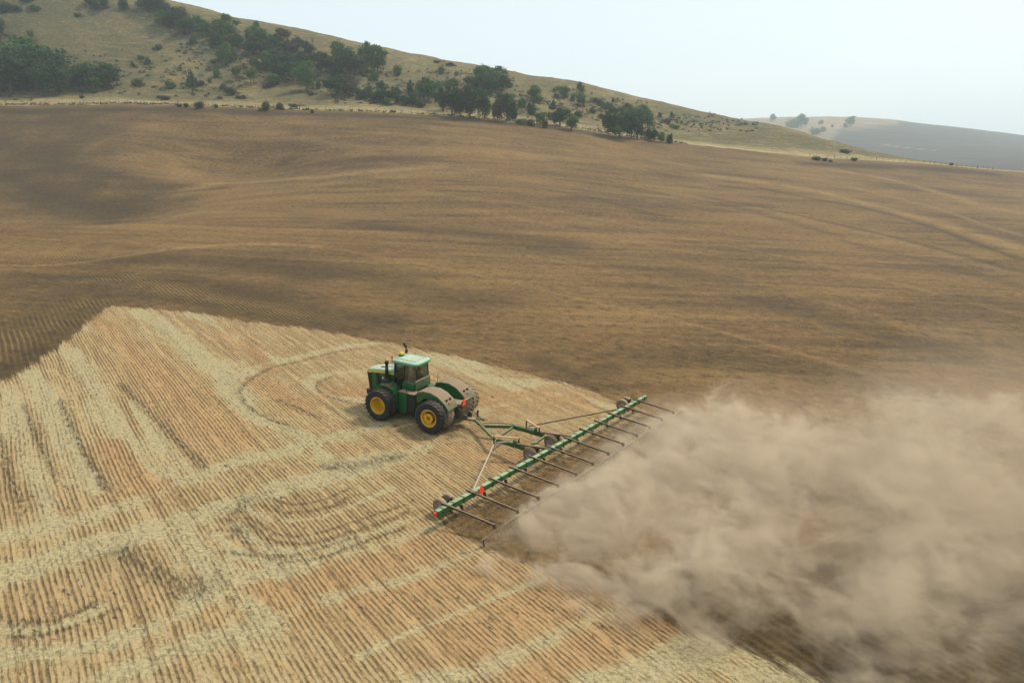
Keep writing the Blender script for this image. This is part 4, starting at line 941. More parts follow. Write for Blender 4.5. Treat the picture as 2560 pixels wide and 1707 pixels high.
# gauge wheels in pairs
_wd = hh.cross(Vector((0, 0, 1)))
def gauge_wheel(p, R0=0.45, w=0.27):
    wmat = Matrix((Vector((-hh.x, -hh.y, 0)), Vector((hh.y, -hh.x, 0)), Vector((0, 0, 1)))).transposed().to_4x4()
    w_ = bpy.data.objects.new('gauge_wheel', None); COL.objects.link(w_); w_.parent = harrow
    wmat.translation = p; w_.matrix_local = wmat
    h_ = w / 2
    MB().lathe([(0.24, -h_ * 0.8), (0.27, -h_), (R0 - 0.05, -h_), (R0 - 0.01, -h_ * 0.7), (R0, 0), (R0 - 0.01, h_ * 0.7), (R0 - 0.05, h_), (0.27, h_), (0.24, h_ * 0.8)], n=28, close=True).build('tyre', M['rubber_dusty'], w_, 50)
    MB().lathe([(0.25, h_ * 0.8), (0.21, h_ * 0.85), (0.14, h_ * 0.4), (0.07, h_ * 0.45), (0.06, h_ * 0.9), (0.0, h_ * 0.9)], n=20).build('rim', M['grey_steel'], w_)
    MB().lathe([(0.25, -h_ * 0.8), (0.21, -h_ * 0.85), (0.0, -h_ * 0.4)], n=20).build('rim_back', M['grey_steel'], w_)
    return w_
for (a, pair) in (((1101.5, 1266), 0.62), ((1325, 1137), 0.50), ((1377, 1105), 0.50), ((1556, 1013), 0.62)):
    c0 = up_point(a[0], a[1], 0.45)
    for k in (0, 1):
        p = c0 + h_axis * (pair * k); p.z = gz(p) + 0.45
        gauge_wheel(p - org)
    q = c0 + h_axis * (pair * 0.5)
    ax = MB(); ax.tube([c0 - org, c0 + h_axis * pair - org], 0.04, 8); ax.bar(q - org, q + bk * 0.45 + Vector((0, 0, 0.45)) - org, 0.10, 0.10); ax.build('wheel_axle', M['frame'], harrow)
# warning triangle, reflectors
p = at_beam(ts[1], 0.62, 1.10) - org; sx = h_axis * 0.2
tr = MB(); up = Vector((0, 0, 1))
q4 = [p - sx, p + sx, p + sx * 0.3 + up * 0.42, p - sx * 0.3 + up * 0.42]; dpt = bk * 0.03
tr._add(q4 + [v + dpt for v in q4], [(3, 2, 1, 0), (4, 5, 6, 7), (0, 1, 5, 4), (1, 2, 6, 5), (2, 3, 7, 6), (3, 0, 4, 7)]); tr.build('warning_triangle', M['orange_refl'], harrow)
MB().bar(at_beam(-0.006) - org, at_beam(-0.001) - org, 0.14, 0.17).build('end_reflector', M['red'], harrow)
for t in (ts[1] + 0.004, ts[10] + 0.004): MB().box(at_beam(t, 0.30, 1.03) - org, (0.16, 0.09, 0.10)).build('reflector', M['dark_red'], harrow)
# ------------------------------------------------------------------ the dust trail behind the harrow: one billowing volume
DS = [-0.3, 0.4, 1.2, 2.5, 4, 6, 8, 10, 13, 16, 20, 24, 28, 33]             # metres behind the rear bar
def dust_top(s): return 0.8 + 0.48 * max(s, 0) if s < 20 else 10.1 + 0.12 * (s - 20)
DW = [-2.2, 0, 2, 5, 9, 13, 17, HL - 1, HL + 1.0, HL + 2.5, HL + 4.0]
dorg = at_beam(0, ARM + 0.25, 0.0)
dm = Matrix((Vector((back.x, back.y, 0)), Vector((h_axis.x, h_axis.y, 0)), Vector((0, 0, 1)))).transposed().to_4x4()
dm.translation = dorg
vt, vb, idx = [], [], {}
for i, s in enumerate(DS):
    for j, w in enumerate(DW):
        p = dm @ Vector((s, w, 0)); g = gz(p) - dorg.z
        e = min(1.0, (j + 0.35) / 2.0, (len(DW) - 1 - j + 0.35) / 2.0) if True else 1
        spread = 1 + (0.0 if w < HL else 0.0)
        vt.append((s, w, g + dust_top(s) * (0.35 + 0.65 * e) * 1.25)); vb.append((s, w, g - 0.12))
n1, n2 = len(DS), len(DW)
fs_ = []
for i in range(n1 - 1):
    for j in range(n2 - 1):
        a, b, c_, d = i * n2 + j, (i + 1) * n2 + j, (i + 1) * n2 + j + 1, i * n2 + j + 1
        fs_ += [(a, b, c_, d), tuple(n1 * n2 + k for k in (d, c_, b, a))]
o_ = n1 * n2
for i in range(n1 - 1):
    for j in (0, n2 - 1): fs_.append((i * n2 + j, (i + 1) * n2 + j, o_ + (i + 1) * n2 + j, o_ + i * n2 + j))
for j in range(n2 - 1):
    for i in (0, n1 - 1): fs_.append((i * n2 + j, i * n2 + j + 1, o_ + i * n2 + j + 1, o_ + i * n2 + j))
def dust_material():
    n = NT('dust')
    P = n.pos(); s, w, z = n.sep(P)
    # ground under the cloud falls a little to the far side
    g = n.mul(w, (gz(dm @ Vector((8, HL, 0))) - gz(dm @ Vector((8, 0, 0)))) / HL)
    zz_ = n.math('SUBTRACT', z, n.add(g, n.mul(s, (gz(dm @ Vector((16, 8, 0))) - gz(dm @ Vector((0, 8, 0)))) / 16)))
    H = n.add(0.62, n.mul(n.math('MAXIMUM', s, 0.0), 0.36))
    H = n.math('MINIMUM', H, n.add(7.6, n.mul(s, 0.09)))
    rel = n.math('DIVIDE', zz_, H)
    warp = n.noise(P, 0.35, 2, 0.5, col=True)
    wv = n.n.new('ShaderNodeVectorMath'); wv.operation = 'MULTIPLY_ADD'; n.put(wv.inputs[0], warp); wv.inputs[1].default_value = (2.4, 2.4, 2.4); n.put(wv.inputs[2], P)
    PW = wv.outputs[0]
    big = n.noise(n.mapping(PW, scale=(0.20, 0.20, 0.30)), 1.0, 2, 0.5)
    puff = n.noise(n.mapping(PW, scale=(0.72, 1.05, 1.05)), 1.0, 6, 0.66)
    rel = n.math('DIVIDE', rel, n.ramp(big, 0.32, 0.68, 0.72, 1.30, False))
    v = n.add(n.mul(puff, 1.05), n.mul(n.sub(big, 0.5), 0.75))
    v = n.sub(v, n.ramp(rel, 0.15, 1.15, 0.0, 0.40, False))                                         # frays upward
    v = n.sub(v, n.mul(n.ramp(w, n.add(2.0, n.mul(s, 0.26)), n.sub(n.mul(s, 0.02), 1.8), 0.0, 0.20, False), n.ramp(s, 0.5, 6.0, 0.35, 1.0)))                                            # thin along the near edge
    v = n.sub(v, n.ramp(w, HL - 2.0, HL + 3.5, 0.0, 0.35, False))
    v = n.sub(v, n.ramp(s, 1.0, -0.3, 0.0, 0.16, False))
    lo = n.ramp(s, 0.0, 14.0, 0.30, 0.395, False)
    d = n.ramp(v, lo, n.add(lo, 0.20))
    amt = n.ramp(s, 0.0, 14.0, 1.0, 0.50, False)
    veil = n.mul(n.ramp(rel, 1.5, 0.2), n.mul(n.ramp(s, 0.0, 8.0, 0.16, 0.06, False), n.mul(n.ramp(w, -1.5, n.add(3.0, n.mul(s, 0.2))), n.ramp(w, HL + 3.0, HL - 1.0))))
    dens = n.add(n.mul(d, amt), veil)
    vol = n.n.new('ShaderNodeVolumePrincipled')
    vol.inputs['Color'].default_value = (0.775, 0.66, 0.51, 1); vol.inputs['Anisotropy'].default_value = 0.0
    n.put(vol.inputs['Density'], dens)
    n.t.links.new(vol.outputs[0], n.out.inputs['Volume'])
    n.m.cycles.volume_step_rate = 0.18
    return n.m
dmb = MB(); dmb._add(vt + vb, fs_)
dust = dmb.build('dust_cloud', dust_material(), None, 0)
dust.matrix_world = dm
tag(dust, 'billowing tan dust cloud trailing behind the harrow', 'dust', kind='stuff')
# ------------------------------------------------------------------ trees and bushes
def leaf_material(name, a, b, c):
    n = NT(name); P = n.pos()
    oi = n.n.new('ShaderNodeObjectInfo')
    k = n.noise(P, 0.35, 3, 0.6); l = n.noise(P, 4.0, 2, 0.6)
    col = n.mix(n.ramp(k, 0.35, 0.65), a, b)
    col = n.mix(n.ramp(l, 0.5, 0.75, 0.0, 0.8), col, c)
    col = n.mix(n.mul(oi.outputs['Random'], 0.35), col, tuple(x * 0.55 for x in a))
    m = n.bsdf(col, 0.75, spec=0.2)
    bs = [x for x in n.n if x.type == 'BSDF_PRINCIPLED'][0]
    tl = n.n.new('ShaderNodeBsdfTranslucent'); n.put(tl.inputs[0], col)
    mx = n.n.new('ShaderNodeMixShader'); mx.inputs[0].default_value = 0.22
    n.t.links.new(bs.outputs[0], mx.inputs[1]); n.t.links.new(tl.outputs[0], mx.inputs[2]); n.t.links.new(mx.outputs[0], n.out.inputs['Surface'])
    return m
LEAF = {
 'dark': leaf_material('dark_foliage', (0.018, 0.048, 0.014), (0.034, 0.080, 0.020), (0.075, 0.135, 0.032)),
 'green': leaf_material('green_foliage', (0.040, 0.110, 0.022), (0.070, 0.155, 0.030), (0.12, 0.215, 0.045)),
 'bright': leaf_material('bright_green_foliage', (0.055, 0.125, 0.022), (0.085, 0.165, 0.030), (0.12, 0.20, 0.04)),
 'yellow': leaf_material('yellow_green_foliage', (0.10, 0.14, 0.030), (0.15, 0.18, 0.04), (0.20, 0.21, 0.06)),
 'olive': leaf_material('olive_foliage', (0.055, 0.060, 0.022), (0.085, 0.085, 0.032), (0.12, 0.11, 0.045)),
 'brown': leaf_material('brown_scrub', (0.075, 0.055, 0.032), (0.11, 0.075, 0.045), (0.14, 0.11, 0.06)),
}
def bark_material():
    n = NT('bark'); P = n.pos(); k = n.noise(n.mapping(P, scale=(6, 6, 1.2)), 1.0, 4, 0.7)
    return n.bsdf(n.mix(k, (0.05, 0.035, 0.025), (0.12, 0.09, 0.065)), 0.9, normal=n.bump(k, 0.6, 0.05))
BARK = bark_material()
def crown_mesh(name, seed, lobes, n_leaf, leaf, flat=1.0):
    """crown of unit height 1: lobes = [(x, y, z, rx, rz)] in units of the tree's height; leaf-sized quads through the outer volume"""
    rg = random.Random(seed); v, f = [], []
    tot = sum(l[3] ** 2 for l in lobes)
    for (x, y, z, rx, rz) in lobes:
        for _ in range(int(n_leaf * rx * rx / tot)):
            d = Vector((rg.gauss(0, 1), rg.gauss(0, 1), rg.gauss(0, 1))).normalized()
            r = rg.uniform(0.0, 1.0) ** 0.34 * (rg.uniform(0.84, 1.14) if rg.random() < 0.86 else rg.uniform(1.1, 1.38))
            bump_ = 1 + 0.16 * math.sin(7 * d.x + seed) * math.cos(6 * d.y + 2 * seed) + 0.10 * math.sin(13 * d.z + 9 * d.x)
            p = Vector((x + d.x * rx * r * bump_, y + d.y * rx * r * bump_, z + d.z * rz * r * bump_))
            if p.z < 0.005: continue
            nrm = (d + Vector((rg.uniform(-1, 1), rg.uniform(-1, 1), rg.uniform(-0.6, 1.0))) * 0.9).normalized()
            a = nrm.cross(Vector((rg.uniform(-1, 1), rg.uniform(-1, 1), rg.uniform(-1, 1)))).normalized(); b = nrm.cross(a)
            s = leaf * rg.uniform(0.6, 1.35); i = len(v)
            v += [p - a * s - b * s * 0.5, p + a * s * 0.2 - b * s * 0.75, p + a * s + b * s * 0.35, p - a * s * 0.15 + b * s * 0.8]
            f.append((i, i + 1, i + 2, i + 3))
    me = bpy.data.meshes.new(name); me.from_pydata(v, [], f); me.materials.append(LEAF['dark'])
    return me
def trunk_mesh(name, seed, top, spread, r0=0.035, stems=1):
    rg = random.Random(seed); m = MB()
    for s in range(stems):
        bx, by = (rg.uniform(-0.1, 0.1), rg.uniform(-0.1, 0.1)) if stems > 1 else (0, 0)
        q = [(bx, by, -0.06), (bx + 0.01, by, 0.08), (bx * 1.3 + rg.uniform(-.03, .03), by * 1.3 + rg.uniform(-.03, .03), top * 0.5), (bx * 2 + rg.uniform(-.05, .05), by * 2 + rg.uniform(-.05, .05), top)]
        k = 1.0 / stems ** 0.5
        m.tube(q, [r0 * 1.5 * k, r0 * k, r0 * 0.8 * k, r0 * 0.3 * k], 7)
        for _ in range(4):
            t = rg.uniform(0, 2 * math.pi); z = rg.uniform(0.35, 0.75) * top
            m.tube([(bx * 1.4, by * 1.4, z), (bx + math.cos(t) * spread * 0.5, by + math.sin(t) * spread * 0.5, z + 0.14), (bx + math.cos(t) * spread, by + math.sin(t) * spread, z + 0.30)], [r0 * 0.5 * k, r0 * 0.3 * k, r0 * 0.1 * k], 5)
    bmesh.ops.recalc_face_normals(m.bm, faces=m.bm.faces)
    me = bpy.data.meshes.new(name); m.bm.to_mesh(me); m.bm.free(); me.materials.append(BARK)
    me.polygons.foreach_set('use_smooth', [True] * len(me.polygons))
    return me
def lobes_for(seed, kind):
    rg = random.Random(seed * 7 + 1); L = []
    if kind == 'tree':
        L.append((0, 0, 0.54, 0.36, 0.38))
        for k in range(8):
            t = k * 0.785 + rg.uniform(-.45, .45); r = rg.uniform(0.16, 0.42); L.append((math.cos(t) * r, math.sin(t) * r, rg.uniform(0.20, 0.72), rg.uniform(0.11, 0.26), rg.uniform(0.10, 0.25)))
        for k in range(3): L.append((rg.uniform(-.22, .22), rg.uniform(-.22, .22), rg.uniform(0.72, 0.90), rg.uniform(0.09, 0.17), rg.uniform(0.08, 0.14)))
    elif kind == 'lollipop':
        L.append((0, 0, 0.66, 0.28, 0.28))
        for k in range(6):
            t = k * 1.047 + rg.uniform(-.3, .3); L.append((math.cos(t) * 0.2, math.sin(t) * 0.2, rg.uniform(0.5, 0.8), 0.16, 0.15))
    elif kind == 'bush':
        for k in range(9):
            t = k * 0.7 + rg.uniform(-.3, .3); r = rg.uniform(0.0, 0.42); L.append((math.cos(t) * r, math.sin(t) * r, rg.uniform(0.10, 0.60), rg.uniform(0.22, 0.34), rg.uniform(0.26, 0.38)))
    elif kind == 'conifer':
        for k in range(7):
            z = 0.12 + k * 0.125; L.append((rg.uniform(-.03, .03), rg.uniform(-.03, .03), z, 0.36 * (1 - k / 7.6), 0.13))
    return L
PROTO = {}
for kind, nn, leaf, cnt in (('tree', 2600, 0.030, 4), ('lollipop', 1500, 0.032, 2), ('bush', 1500, 0.050, 4), ('conifer', 1200, 0.040, 1)):
    for s in range(cnt):
        cm = crown_mesh('crown_' + kind, 10 * s + len(kind), lobes_for(s + len(kind), kind), nn, leaf)
        tm = trunk_mesh('trunk_' + kind, s + 3, 0.62 if kind != 'lollipop' else 0.6, 0.24, 0.030 if kind == 'lollipop' else 0.036, 1 if (s + len(kind)) % 3 else 3) if kind != 'bush' else None
        PROTO.setdefault(kind, []).append((cm, tm))
# zone: (place in words, group); rows: x, base row, width px, height px, kind, foliage
ZONES = [
 ('in the big dark grove at left edge', 'trees of the dark grove at the left edge', [
  (-14, 226, 95, 88, 'tree', 'dark'), (30, 236, 105, 92, 'tree', 'dark'), (58, 196, 110, 80, 'tree', 'green'), (92, 226, 105, 92, 'tree', 'dark'), (112, 200, 70, 58, 'tree', 'green'), (143, 236, 78, 66, 'tree', 'dark'), (5, 190, 70, 66, 'tree', 'dark')]),
 ('in the dark thicket beside the left grove', 'trees of the small dark thicket', [
  (196, 213, 58, 44, 'bush', 'dark'), (232, 222, 58, 48, 'tree', 'dark'), (274, 220, 54, 46, 'tree', 'dark'), (222, 190, 46, 26, 'bush', 'green')]),
 ('on the open grass slope, upper left', 'bushes scattered over the upper left slope', [
  (1, 98, 30, 42, 'tree', 'dark'), (80, 109, 17, 27, 'lollipop', 'yellow'), (8, 31, 40, 20, 'bush', 'dark'), (36, 28, 26, 13, 'bush', 'dark'), (87, 27, 22, 11, 'bush', 'green'), (68, 4, 26, 9, 'bush', 'dark'),
  (226, 17, 24, 22, 'tree', 'dark'), (241, 23, 16, 15, 'bush', 'dark'), (260, 25, 22, 23, 'tree', 'dark'), (311, 26, 24, 22, 'bush', 'dark'), (195, 42, 13, 7, 'bush', 'olive'), (370, 160, 15, 13, 'bush', 'dark'), (352, 148, 16, 8, 'bush', 'green'), (334, 168, 9, 8, 'bush', 'olive'), (395, 124, 18, 10, 'bush', 'brown')]),
 ('at the gully top near the skyline', 'trees at the top of the gully', [
  (368, 27, 40, 36, 'tree', 'dark'), (388, 22, 40, 32, 'tree', 'dark'), (405, 40, 36, 34, 'tree', 'dark'), (411, 64, 36, 28, 'tree', 'green'), (437, 70, 48, 36, 'tree', 'dark'), (450, 48, 44, 22, 'bush', 'brown'), (470, 88, 46, 34, 'tree', 'dark'), (497, 64, 21, 20, 'bush', 'green')]),
 ('around the lone bright green hillside tree', 'trees left of the gully fork', [
  (482, 111, 15, 15, 'bush', 'dark'), (516, 92, 28, 30, 'tree', 'green'), (541, 76, 24, 20, 'bush', 'green'), (567, 101, 54, 46, 'tree', 'green'), (542, 124, 36, 30, 'tree', 'dark'), (576, 118, 30, 24, 'tree', 'olive'), (596, 126, 32, 30, 'tree', 'dark'), (566, 164, 44, 42, 'tree', 'bright'), (614, 142, 18, 10, 'bush', 'green'), (586, 152, 14, 20, 'bush', 'olive')]),
 ('on the grassy foot of the slope', 'bushes on the foot of the slope', [
  (345, 214, 24, 15, 'bush', 'green'), (425, 221, 28, 14, 'bush', 'green'), (481, 217, 29, 33, 'conifer', 'dark'), (504, 213, 18, 10, 'bush', 'olive'), (543, 194, 17, 18, 'bush', 'green'), (560, 224, 20, 11, 'bush', 'olive'), (577, 238, 28, 17, 'bush', 'olive'), (594, 203, 25, 31, 'lollipop', 'yellow'), (631, 215, 25, 37, 'lollipop', 'yellow'), (596, 247, 11, 8, 'bush', 'brown'), (609, 247, 11, 8, 'bush', 'brown'), (551, 248, 10, 6, 'bush', 'brown'), (687, 213, 29, 24, 'bush', 'green'), (671, 219, 20, 11, 'bush', 'olive'), (412, 249, 30, 8, 'bush', 'brown'), (236, 233, 17, 8, 'bush', 'green'), (205, 247, 9, 7, 'bush', 'dark')]),
 ('in the dense wood on mid hillside', 'trees of the dense hillside wood', [
  (636, 112, 42, 34, 'tree', 'green'), (660, 118, 40, 34, 'tree', 'green'), (642, 70, 12, 14, 'bush', 'green'), (634, 136, 44, 34, 'tree', 'dark'), (664, 142, 40, 34, 'tree', 'dark'), (690, 122, 34, 28, 'tree', 'dark'), (721, 138, 40, 28, 'tree', 'olive'), (744, 128, 32, 26, 'tree', 'dark'), (772, 148, 28, 34, 'tree', 'dark'), (690, 166, 44, 36, 'tree', 'dark'), (667, 178, 32, 36, 'tree', 'green'), (640, 174, 20, 24, 'bush', 'dark'), (716, 180, 50, 40, 'tree', 'dark'), (752, 170, 44, 30, 'tree', 'dark'), (734, 204, 44, 42, 'tree', 'dark'), (704, 200, 36, 34, 'tree', 'dark'), (767, 228, 46, 58, 'tree', 'green'), (797, 222, 13, 14, 'bush', 'dark'), (778, 239, 16, 10, 'bush', 'olive'), (706, 90, 40, 14, 'bush', 'brown')]),
 ('in the tall clump below the skyline', 'trees of the clump below the skyline', [
  (796, 166, 40, 30, 'tree', 'olive'), (818, 180, 44, 36, 'tree', 'dark'), (850, 158, 44, 40, 'tree', 'green'), (838, 190, 40, 34, 'tree', 'dark'), (868, 186, 44, 44, 'tree', 'dark'), (890, 188, 46, 40, 'tree', 'dark'), (917, 176, 40, 54, 'tree', 'green'), (945, 184, 46, 52, 'tree', 'green'), (936, 202, 22, 20, 'bush', 'green'), (993, 191, 22, 22, 'bush', 'green'), (876, 206, 34, 16, 'bush', 'olive')]),
 ('in the hedge above pale grass strip', 'trees of the hedge above the pale grass', [
  (843, 240, 52, 42, 'tree', 'dark'), (824, 215, 12, 20, 'bush', 'green'), (882, 240, 34, 30, 'tree', 'olive'), (905, 247, 36, 18, 'bush', 'dark'), (922, 242, 24, 20, 'tree', 'dark'), (940, 252, 34, 16, 'bush', 'dark'), (953, 221, 20, 16, 'bush', 'dark'), (957, 258, 32, 30, 'tree', 'dark'), (967, 264, 17, 16, 'bush', 'green'), (988, 261, 32, 34, 'tree', 'dark'), (1014, 262, 26, 20, 'bush', 'dark'), (1026, 240, 17, 30, 'tree', 'dark'), (1032, 266, 26, 22, 'tree', 'dark'), (1050, 269, 22, 14, 'bush', 'dark'), (1071, 256, 52, 46, 'tree', 'green'), (937, 258, 12, 7, 'bush', 'olive')]),
 ('on the bare slope below the crest', 'bushes on the bare slope', [
  (1103, 186, 15, 16, 'bush', 'green'), (1140, 190, 9, 8, 'bush', 'green'), (1092, 157, 14, 5, 'bush', 'olive'), (1126, 164, 22, 6, 'bush', 'olive'), (1060, 210, 14, 14, 'bush', 'dark'), (1098, 222, 22, 12, 'bush', 'green'), (1130, 214, 30, 14, 'bush', 'green'), (1120, 222, 14, 8, 'bush', 'olive')]),
 ('in the broad clump high on hill', 'trees of the broad clump on the hill', [
  (1186, 232, 50, 36, 'tree', 'dark'), (1212, 216, 60, 40, 'tree', 'green'), (1240, 214, 52, 36, 'tree', 'green'), (1256, 226, 40, 28, 'tree', 'dark'), (1226, 228, 46, 26, 'tree', 'dark'), (1204, 242, 30, 18, 'bush', 'dark'), (1224, 238, 18, 10, 'bush', 'dark'), (1274, 220, 16, 12, 'bush', 'green'), (1248, 246, 18, 12, 'bush', 'dark')]),
 ('in the tree row along the fence', 'trees along the fence', [
  (1108, 279, 42, 46, 'tree', 'dark'), (1132, 288, 42, 56, 'tree', 'dark'), (1150, 291, 36, 54, 'tree', 'dark'), (1175, 296, 48, 60, 'tree', 'dark'), (1209, 298, 36, 50, 'tree', 'dark'), (1244, 302, 26, 42, 'tree', 'olive'), (1268, 303, 42, 54, 'tree', 'dark'), (1270, 268, 30, 28, 'tree', 'bright'), (1285, 298, 20, 26, 'bush', 'dark')]),
 ('on the slope behind the fence trees', 'trees scattered behind the fence trees', [
  (1337, 252, 34, 30, 'tree', 'green'), (1345, 258, 16, 18, 'bush', 'bright'), (1306, 270, 20, 22, 'bush', 'green'), (1327, 287, 26, 24, 'bush', 'dark'), (1383, 273, 17, 20, 'conifer', 'dark'), (1410, 247, 28, 27, 'tree', 'green'), (1391, 244, 14, 8, 'bush', 'green'), (1450, 236, 17, 24, 'tree', 'green'), (1432, 254, 9, 14, 'bush', 'green'), (1453, 265, 26, 25, 'tree', 'green'), (1387, 229, 8, 8, 'bush', 'olive'), (1445, 291, 22, 12, 'bush', 'olive'), (1418, 284, 22, 10, 'bush', 'brown')]),
 ('by the fence right of tall row', 'small trees by the fence', [
  (1302, 309, 28, 10, 'bush', 'olive'), (1326, 314, 22, 14, 'bush', 'olive'), (1350, 311, 27, 26, 'tree', 'green'), (1361, 320, 14, 20, 'bush', 'olive'), (1374, 300, 18, 16, 'bush', 'green'), (1400, 316, 38, 36, 'tree', 'dark'), (1428, 326, 30, 34, 'tree', 'green')]),
 ('in the scrub band, right hillside', 'scrub bushes on the right part of the hill', [
  (1489, 256, 20, 10, 'bush', 'brown'), (1500, 264, 22, 12, 'bush', 'brown'), (1519, 272, 26, 14, 'bush', 'green'), (1534, 282, 24, 12, 'bush', 'dark'), (1532, 256, 8, 8, 'bush', 'dark'), (1556, 281, 20, 12, 'bush', 'olive'), (1568, 270, 18, 10, 'bush', 'brown'), (1480, 282, 18, 10, 'bush', 'brown'), (1508, 296, 22, 10, 'bush', 'olive'), (1650, 294, 8, 11, 'bush', 'dark'), (1679, 293, 9, 11, 'bush', 'dark'), (1690, 322, 18, 8, 'bush', 'green'), (1668, 305, 20, 7, 'bush', 'olive')]),
 ('in the big clump on field edge', 'trees of the clump on the field edge', [
  (1520, 341, 32, 48, 'tree', 'dark'), (1549, 345, 54, 56, 'tree', 'dark'), (1578, 346, 40, 50, 'tree', 'dark'), (1594, 348, 26, 36, 'tree', 'dark'), (1572, 312, 42, 36, 'tree', 'green'), (1605, 326, 52, 50, 'tree', 'green')]),
 ('right of the big field-edge clump', 'low trees right of the field-edge clump', [
  (1620, 350, 24, 22, 'tree', 'dark'), (1634, 354, 24, 23, 'tree', 'dark'), (1653, 356, 21, 20, 'tree', 'green'), (1674, 359, 17, 20, 'bush', 'dark')]),
 ('at the foot of the long fence', 'bushes at the foot of the fence', [
  (501, 271, 23, 15, 'bush', 'olive'), (466, 268, 12, 8, 'bush', 'dark'), (450, 268, 14, 7, 'bush', 'olive'), (664, 276, 24, 18, 'bush', 'olive'), (700, 274, 21, 14, 'bush', 'olive'), (735, 268, 24, 7, 'bush', 'olive'), (540, 270, 9, 8, 'bush', 'olive'), (780, 283, 10, 8, 'bush', 'dark')]),
 ('on the far right field edge', 'bushes on the far right field edge', [
  (2042, 401, 22, 9, 'bush', 'dark'), (2062, 403, 14, 7, 'bush', 'dark'), (2076, 405, 10, 5, 'bush', 'olive'), (2136, 402, 16, 7, 'bush', 'dark'), (2378, 414, 9, 6, 'bush', 'dark'), (2112, 382, 26, 8, 'bush', 'olive')]),
 ('on the hazy distant hill', 'trees on the distant hill', [
  (1931, 304, 15, 15, 'tree', 'green'), (1985, 319, 32, 20, 'bush', 'green'), (2003, 318, 28, 26, 'tree', 'green'), (2003, 306, 12, 10, 'tree', 'green'), (2040, 336, 24, 14, 'bush', 'green'), (2057, 330, 14, 11, 'bush', 'green'), (2053, 310, 13, 8, 'bush', 'green'), (2126, 316, 20, 20, 'tree', 'green'), (2113, 319, 13, 10, 'bush', 'green'), (2080, 318, 7, 5, 'bush', 'olive')]),
]
ORD = ['leftmost', 'second', 'third', 'fourth', 'fifth', 'sixth', 'seventh', 'eighth', 'ninth', 'tenth', 'eleventh', 'twelfth', 'thirteenth', 'fourteenth', 'fifteenth', 'sixteenth', 'seventeenth', 'eighteenth', 'nineteenth', 'twentieth', 'twenty-first']
CW = {'dark': 'dark', 'green': 'green', 'bright': 'bright-green', 'yellow': 'yellow-green', 'olive': 'olive', 'brown': 'brownish'}
NAME = {'tree': 'broadleaf_tree', 'lollipop': 'slender_tree', 'bush': 'bush', 'conifer': 'conifer_bush'}
rt = random.Random(77)
for place, grp, rows in ZONES:
    rows = sorted(rows)
    for k, (px, py, wpx, hpx, kind, fol) in enumerate(rows):
        P_ = unproject(px, py)[0]
        dist = P_[1] / CP
        wide, high = wpx * 1.10 / F_PX * dist, hpx * (1.35 if kind == 'bush' else 1.08) / F_PX * dist
        cm, tm = rt.choice(PROTO[kind])
        noun = {'tree': 'tree', 'lollipop': 'slender tree', 'bush': 'bush', 'conifer': 'conical bush'}[kind]
        pos_w = 'leftmost plant' if k == 0 else ('rightmost plant' if k == len(rows) - 1 else ORD[k] + ' plant from left')
        size = 'tall' if high > 9 else 'middling' if high > 5 else 'small' if high > 2.2 else 'tiny'
        lab = f"{size} {CW[fol]} {noun}, {pos_w} {place}"
        unit = {'tree': 0.98, 'lollipop': 0.80, 'bush': 1.22, 'conifer': 0.80}[kind]     # width of the unit crown
        sc = (wide / unit * rt.uniform(0.97, 1.05), wide / unit * rt.uniform(0.97, 1.05), high / 0.95)
        rz = rt.uniform(0, 6.28)
        if kind == 'bush':
            o = bpy.data.objects.new('bush', cm); COL.objects.link(o); leafo = o
            o.location = (P_[0], P_[1], P_[2] - 0.12 * high)
        else:
            o = bpy.data.objects.new(NAME[kind], None); COL.objects.link(o); o.location = P_
            leafo = bpy.data.objects.new('crown', cm); COL.objects.link(leafo); leafo.parent = o
            to = bpy.data.objects.new('trunk', tm); COL.objects.link(to); to.parent = o
        o.rotation_euler = (0, 0, rz); o.scale = sc
        leafo.material_slots[0].link = 'OBJECT'; leafo.material_slots[0].material = LEAF[fol]
        tag(o, lab, 'bush' if kind in ('bush', 'conifer') else 'tree', grp)
# low scrub and saplings filling the ground between the trees: nobody could count it
ru = random.Random(31); v_, f_ = [], []
SPOTS = [(px + ru.gauss(0, 0.55) * w_, py + ru.uniform(-0.45, 0.20) * h_, 1.0) for pl, gr, rows in ZONES[:18] for (px, py, w_, h_, kd, fo) in rows for _ in range(7 if kd == 'tree' else 2) if py < 300 or kd == 'tree']
for (x0, y0, x1, y1, n_) in ((440, 60, 540, 180, 70), (600, 95, 790, 215, 170), (780, 150, 960, 235, 120), (830, 222, 1090, 262, 130), (1040, 165, 1290, 245, 120), (1280, 235, 1480, 300, 80), (1480, 245, 1620, 305, 90), (1600, 285, 1900, 330, 130), (0, 120, 330, 235, 90), (340, 130, 620, 245, 90), (950, 180, 1200, 250, 80)):
    SPOTS += [(ru.uniform(x0, x1), y0 + (y1 - y0) * (0.35 * (k % 2) + ru.random() * 0.65), ru.uniform(0.4, 0.9)) for k in range(n_)]
_wa = [a_of(ru.uniform(-60, 1720), 330) for _ in range(420)]
WEED = [(a * (fence_y(a) + o), fence_y(a) + o) for a in _wa for o in (ru.uniform(0.3, 2.6),)]
SP_ = unproject([q[0] for q in SPOTS], [q[1] for q in SPOTS])
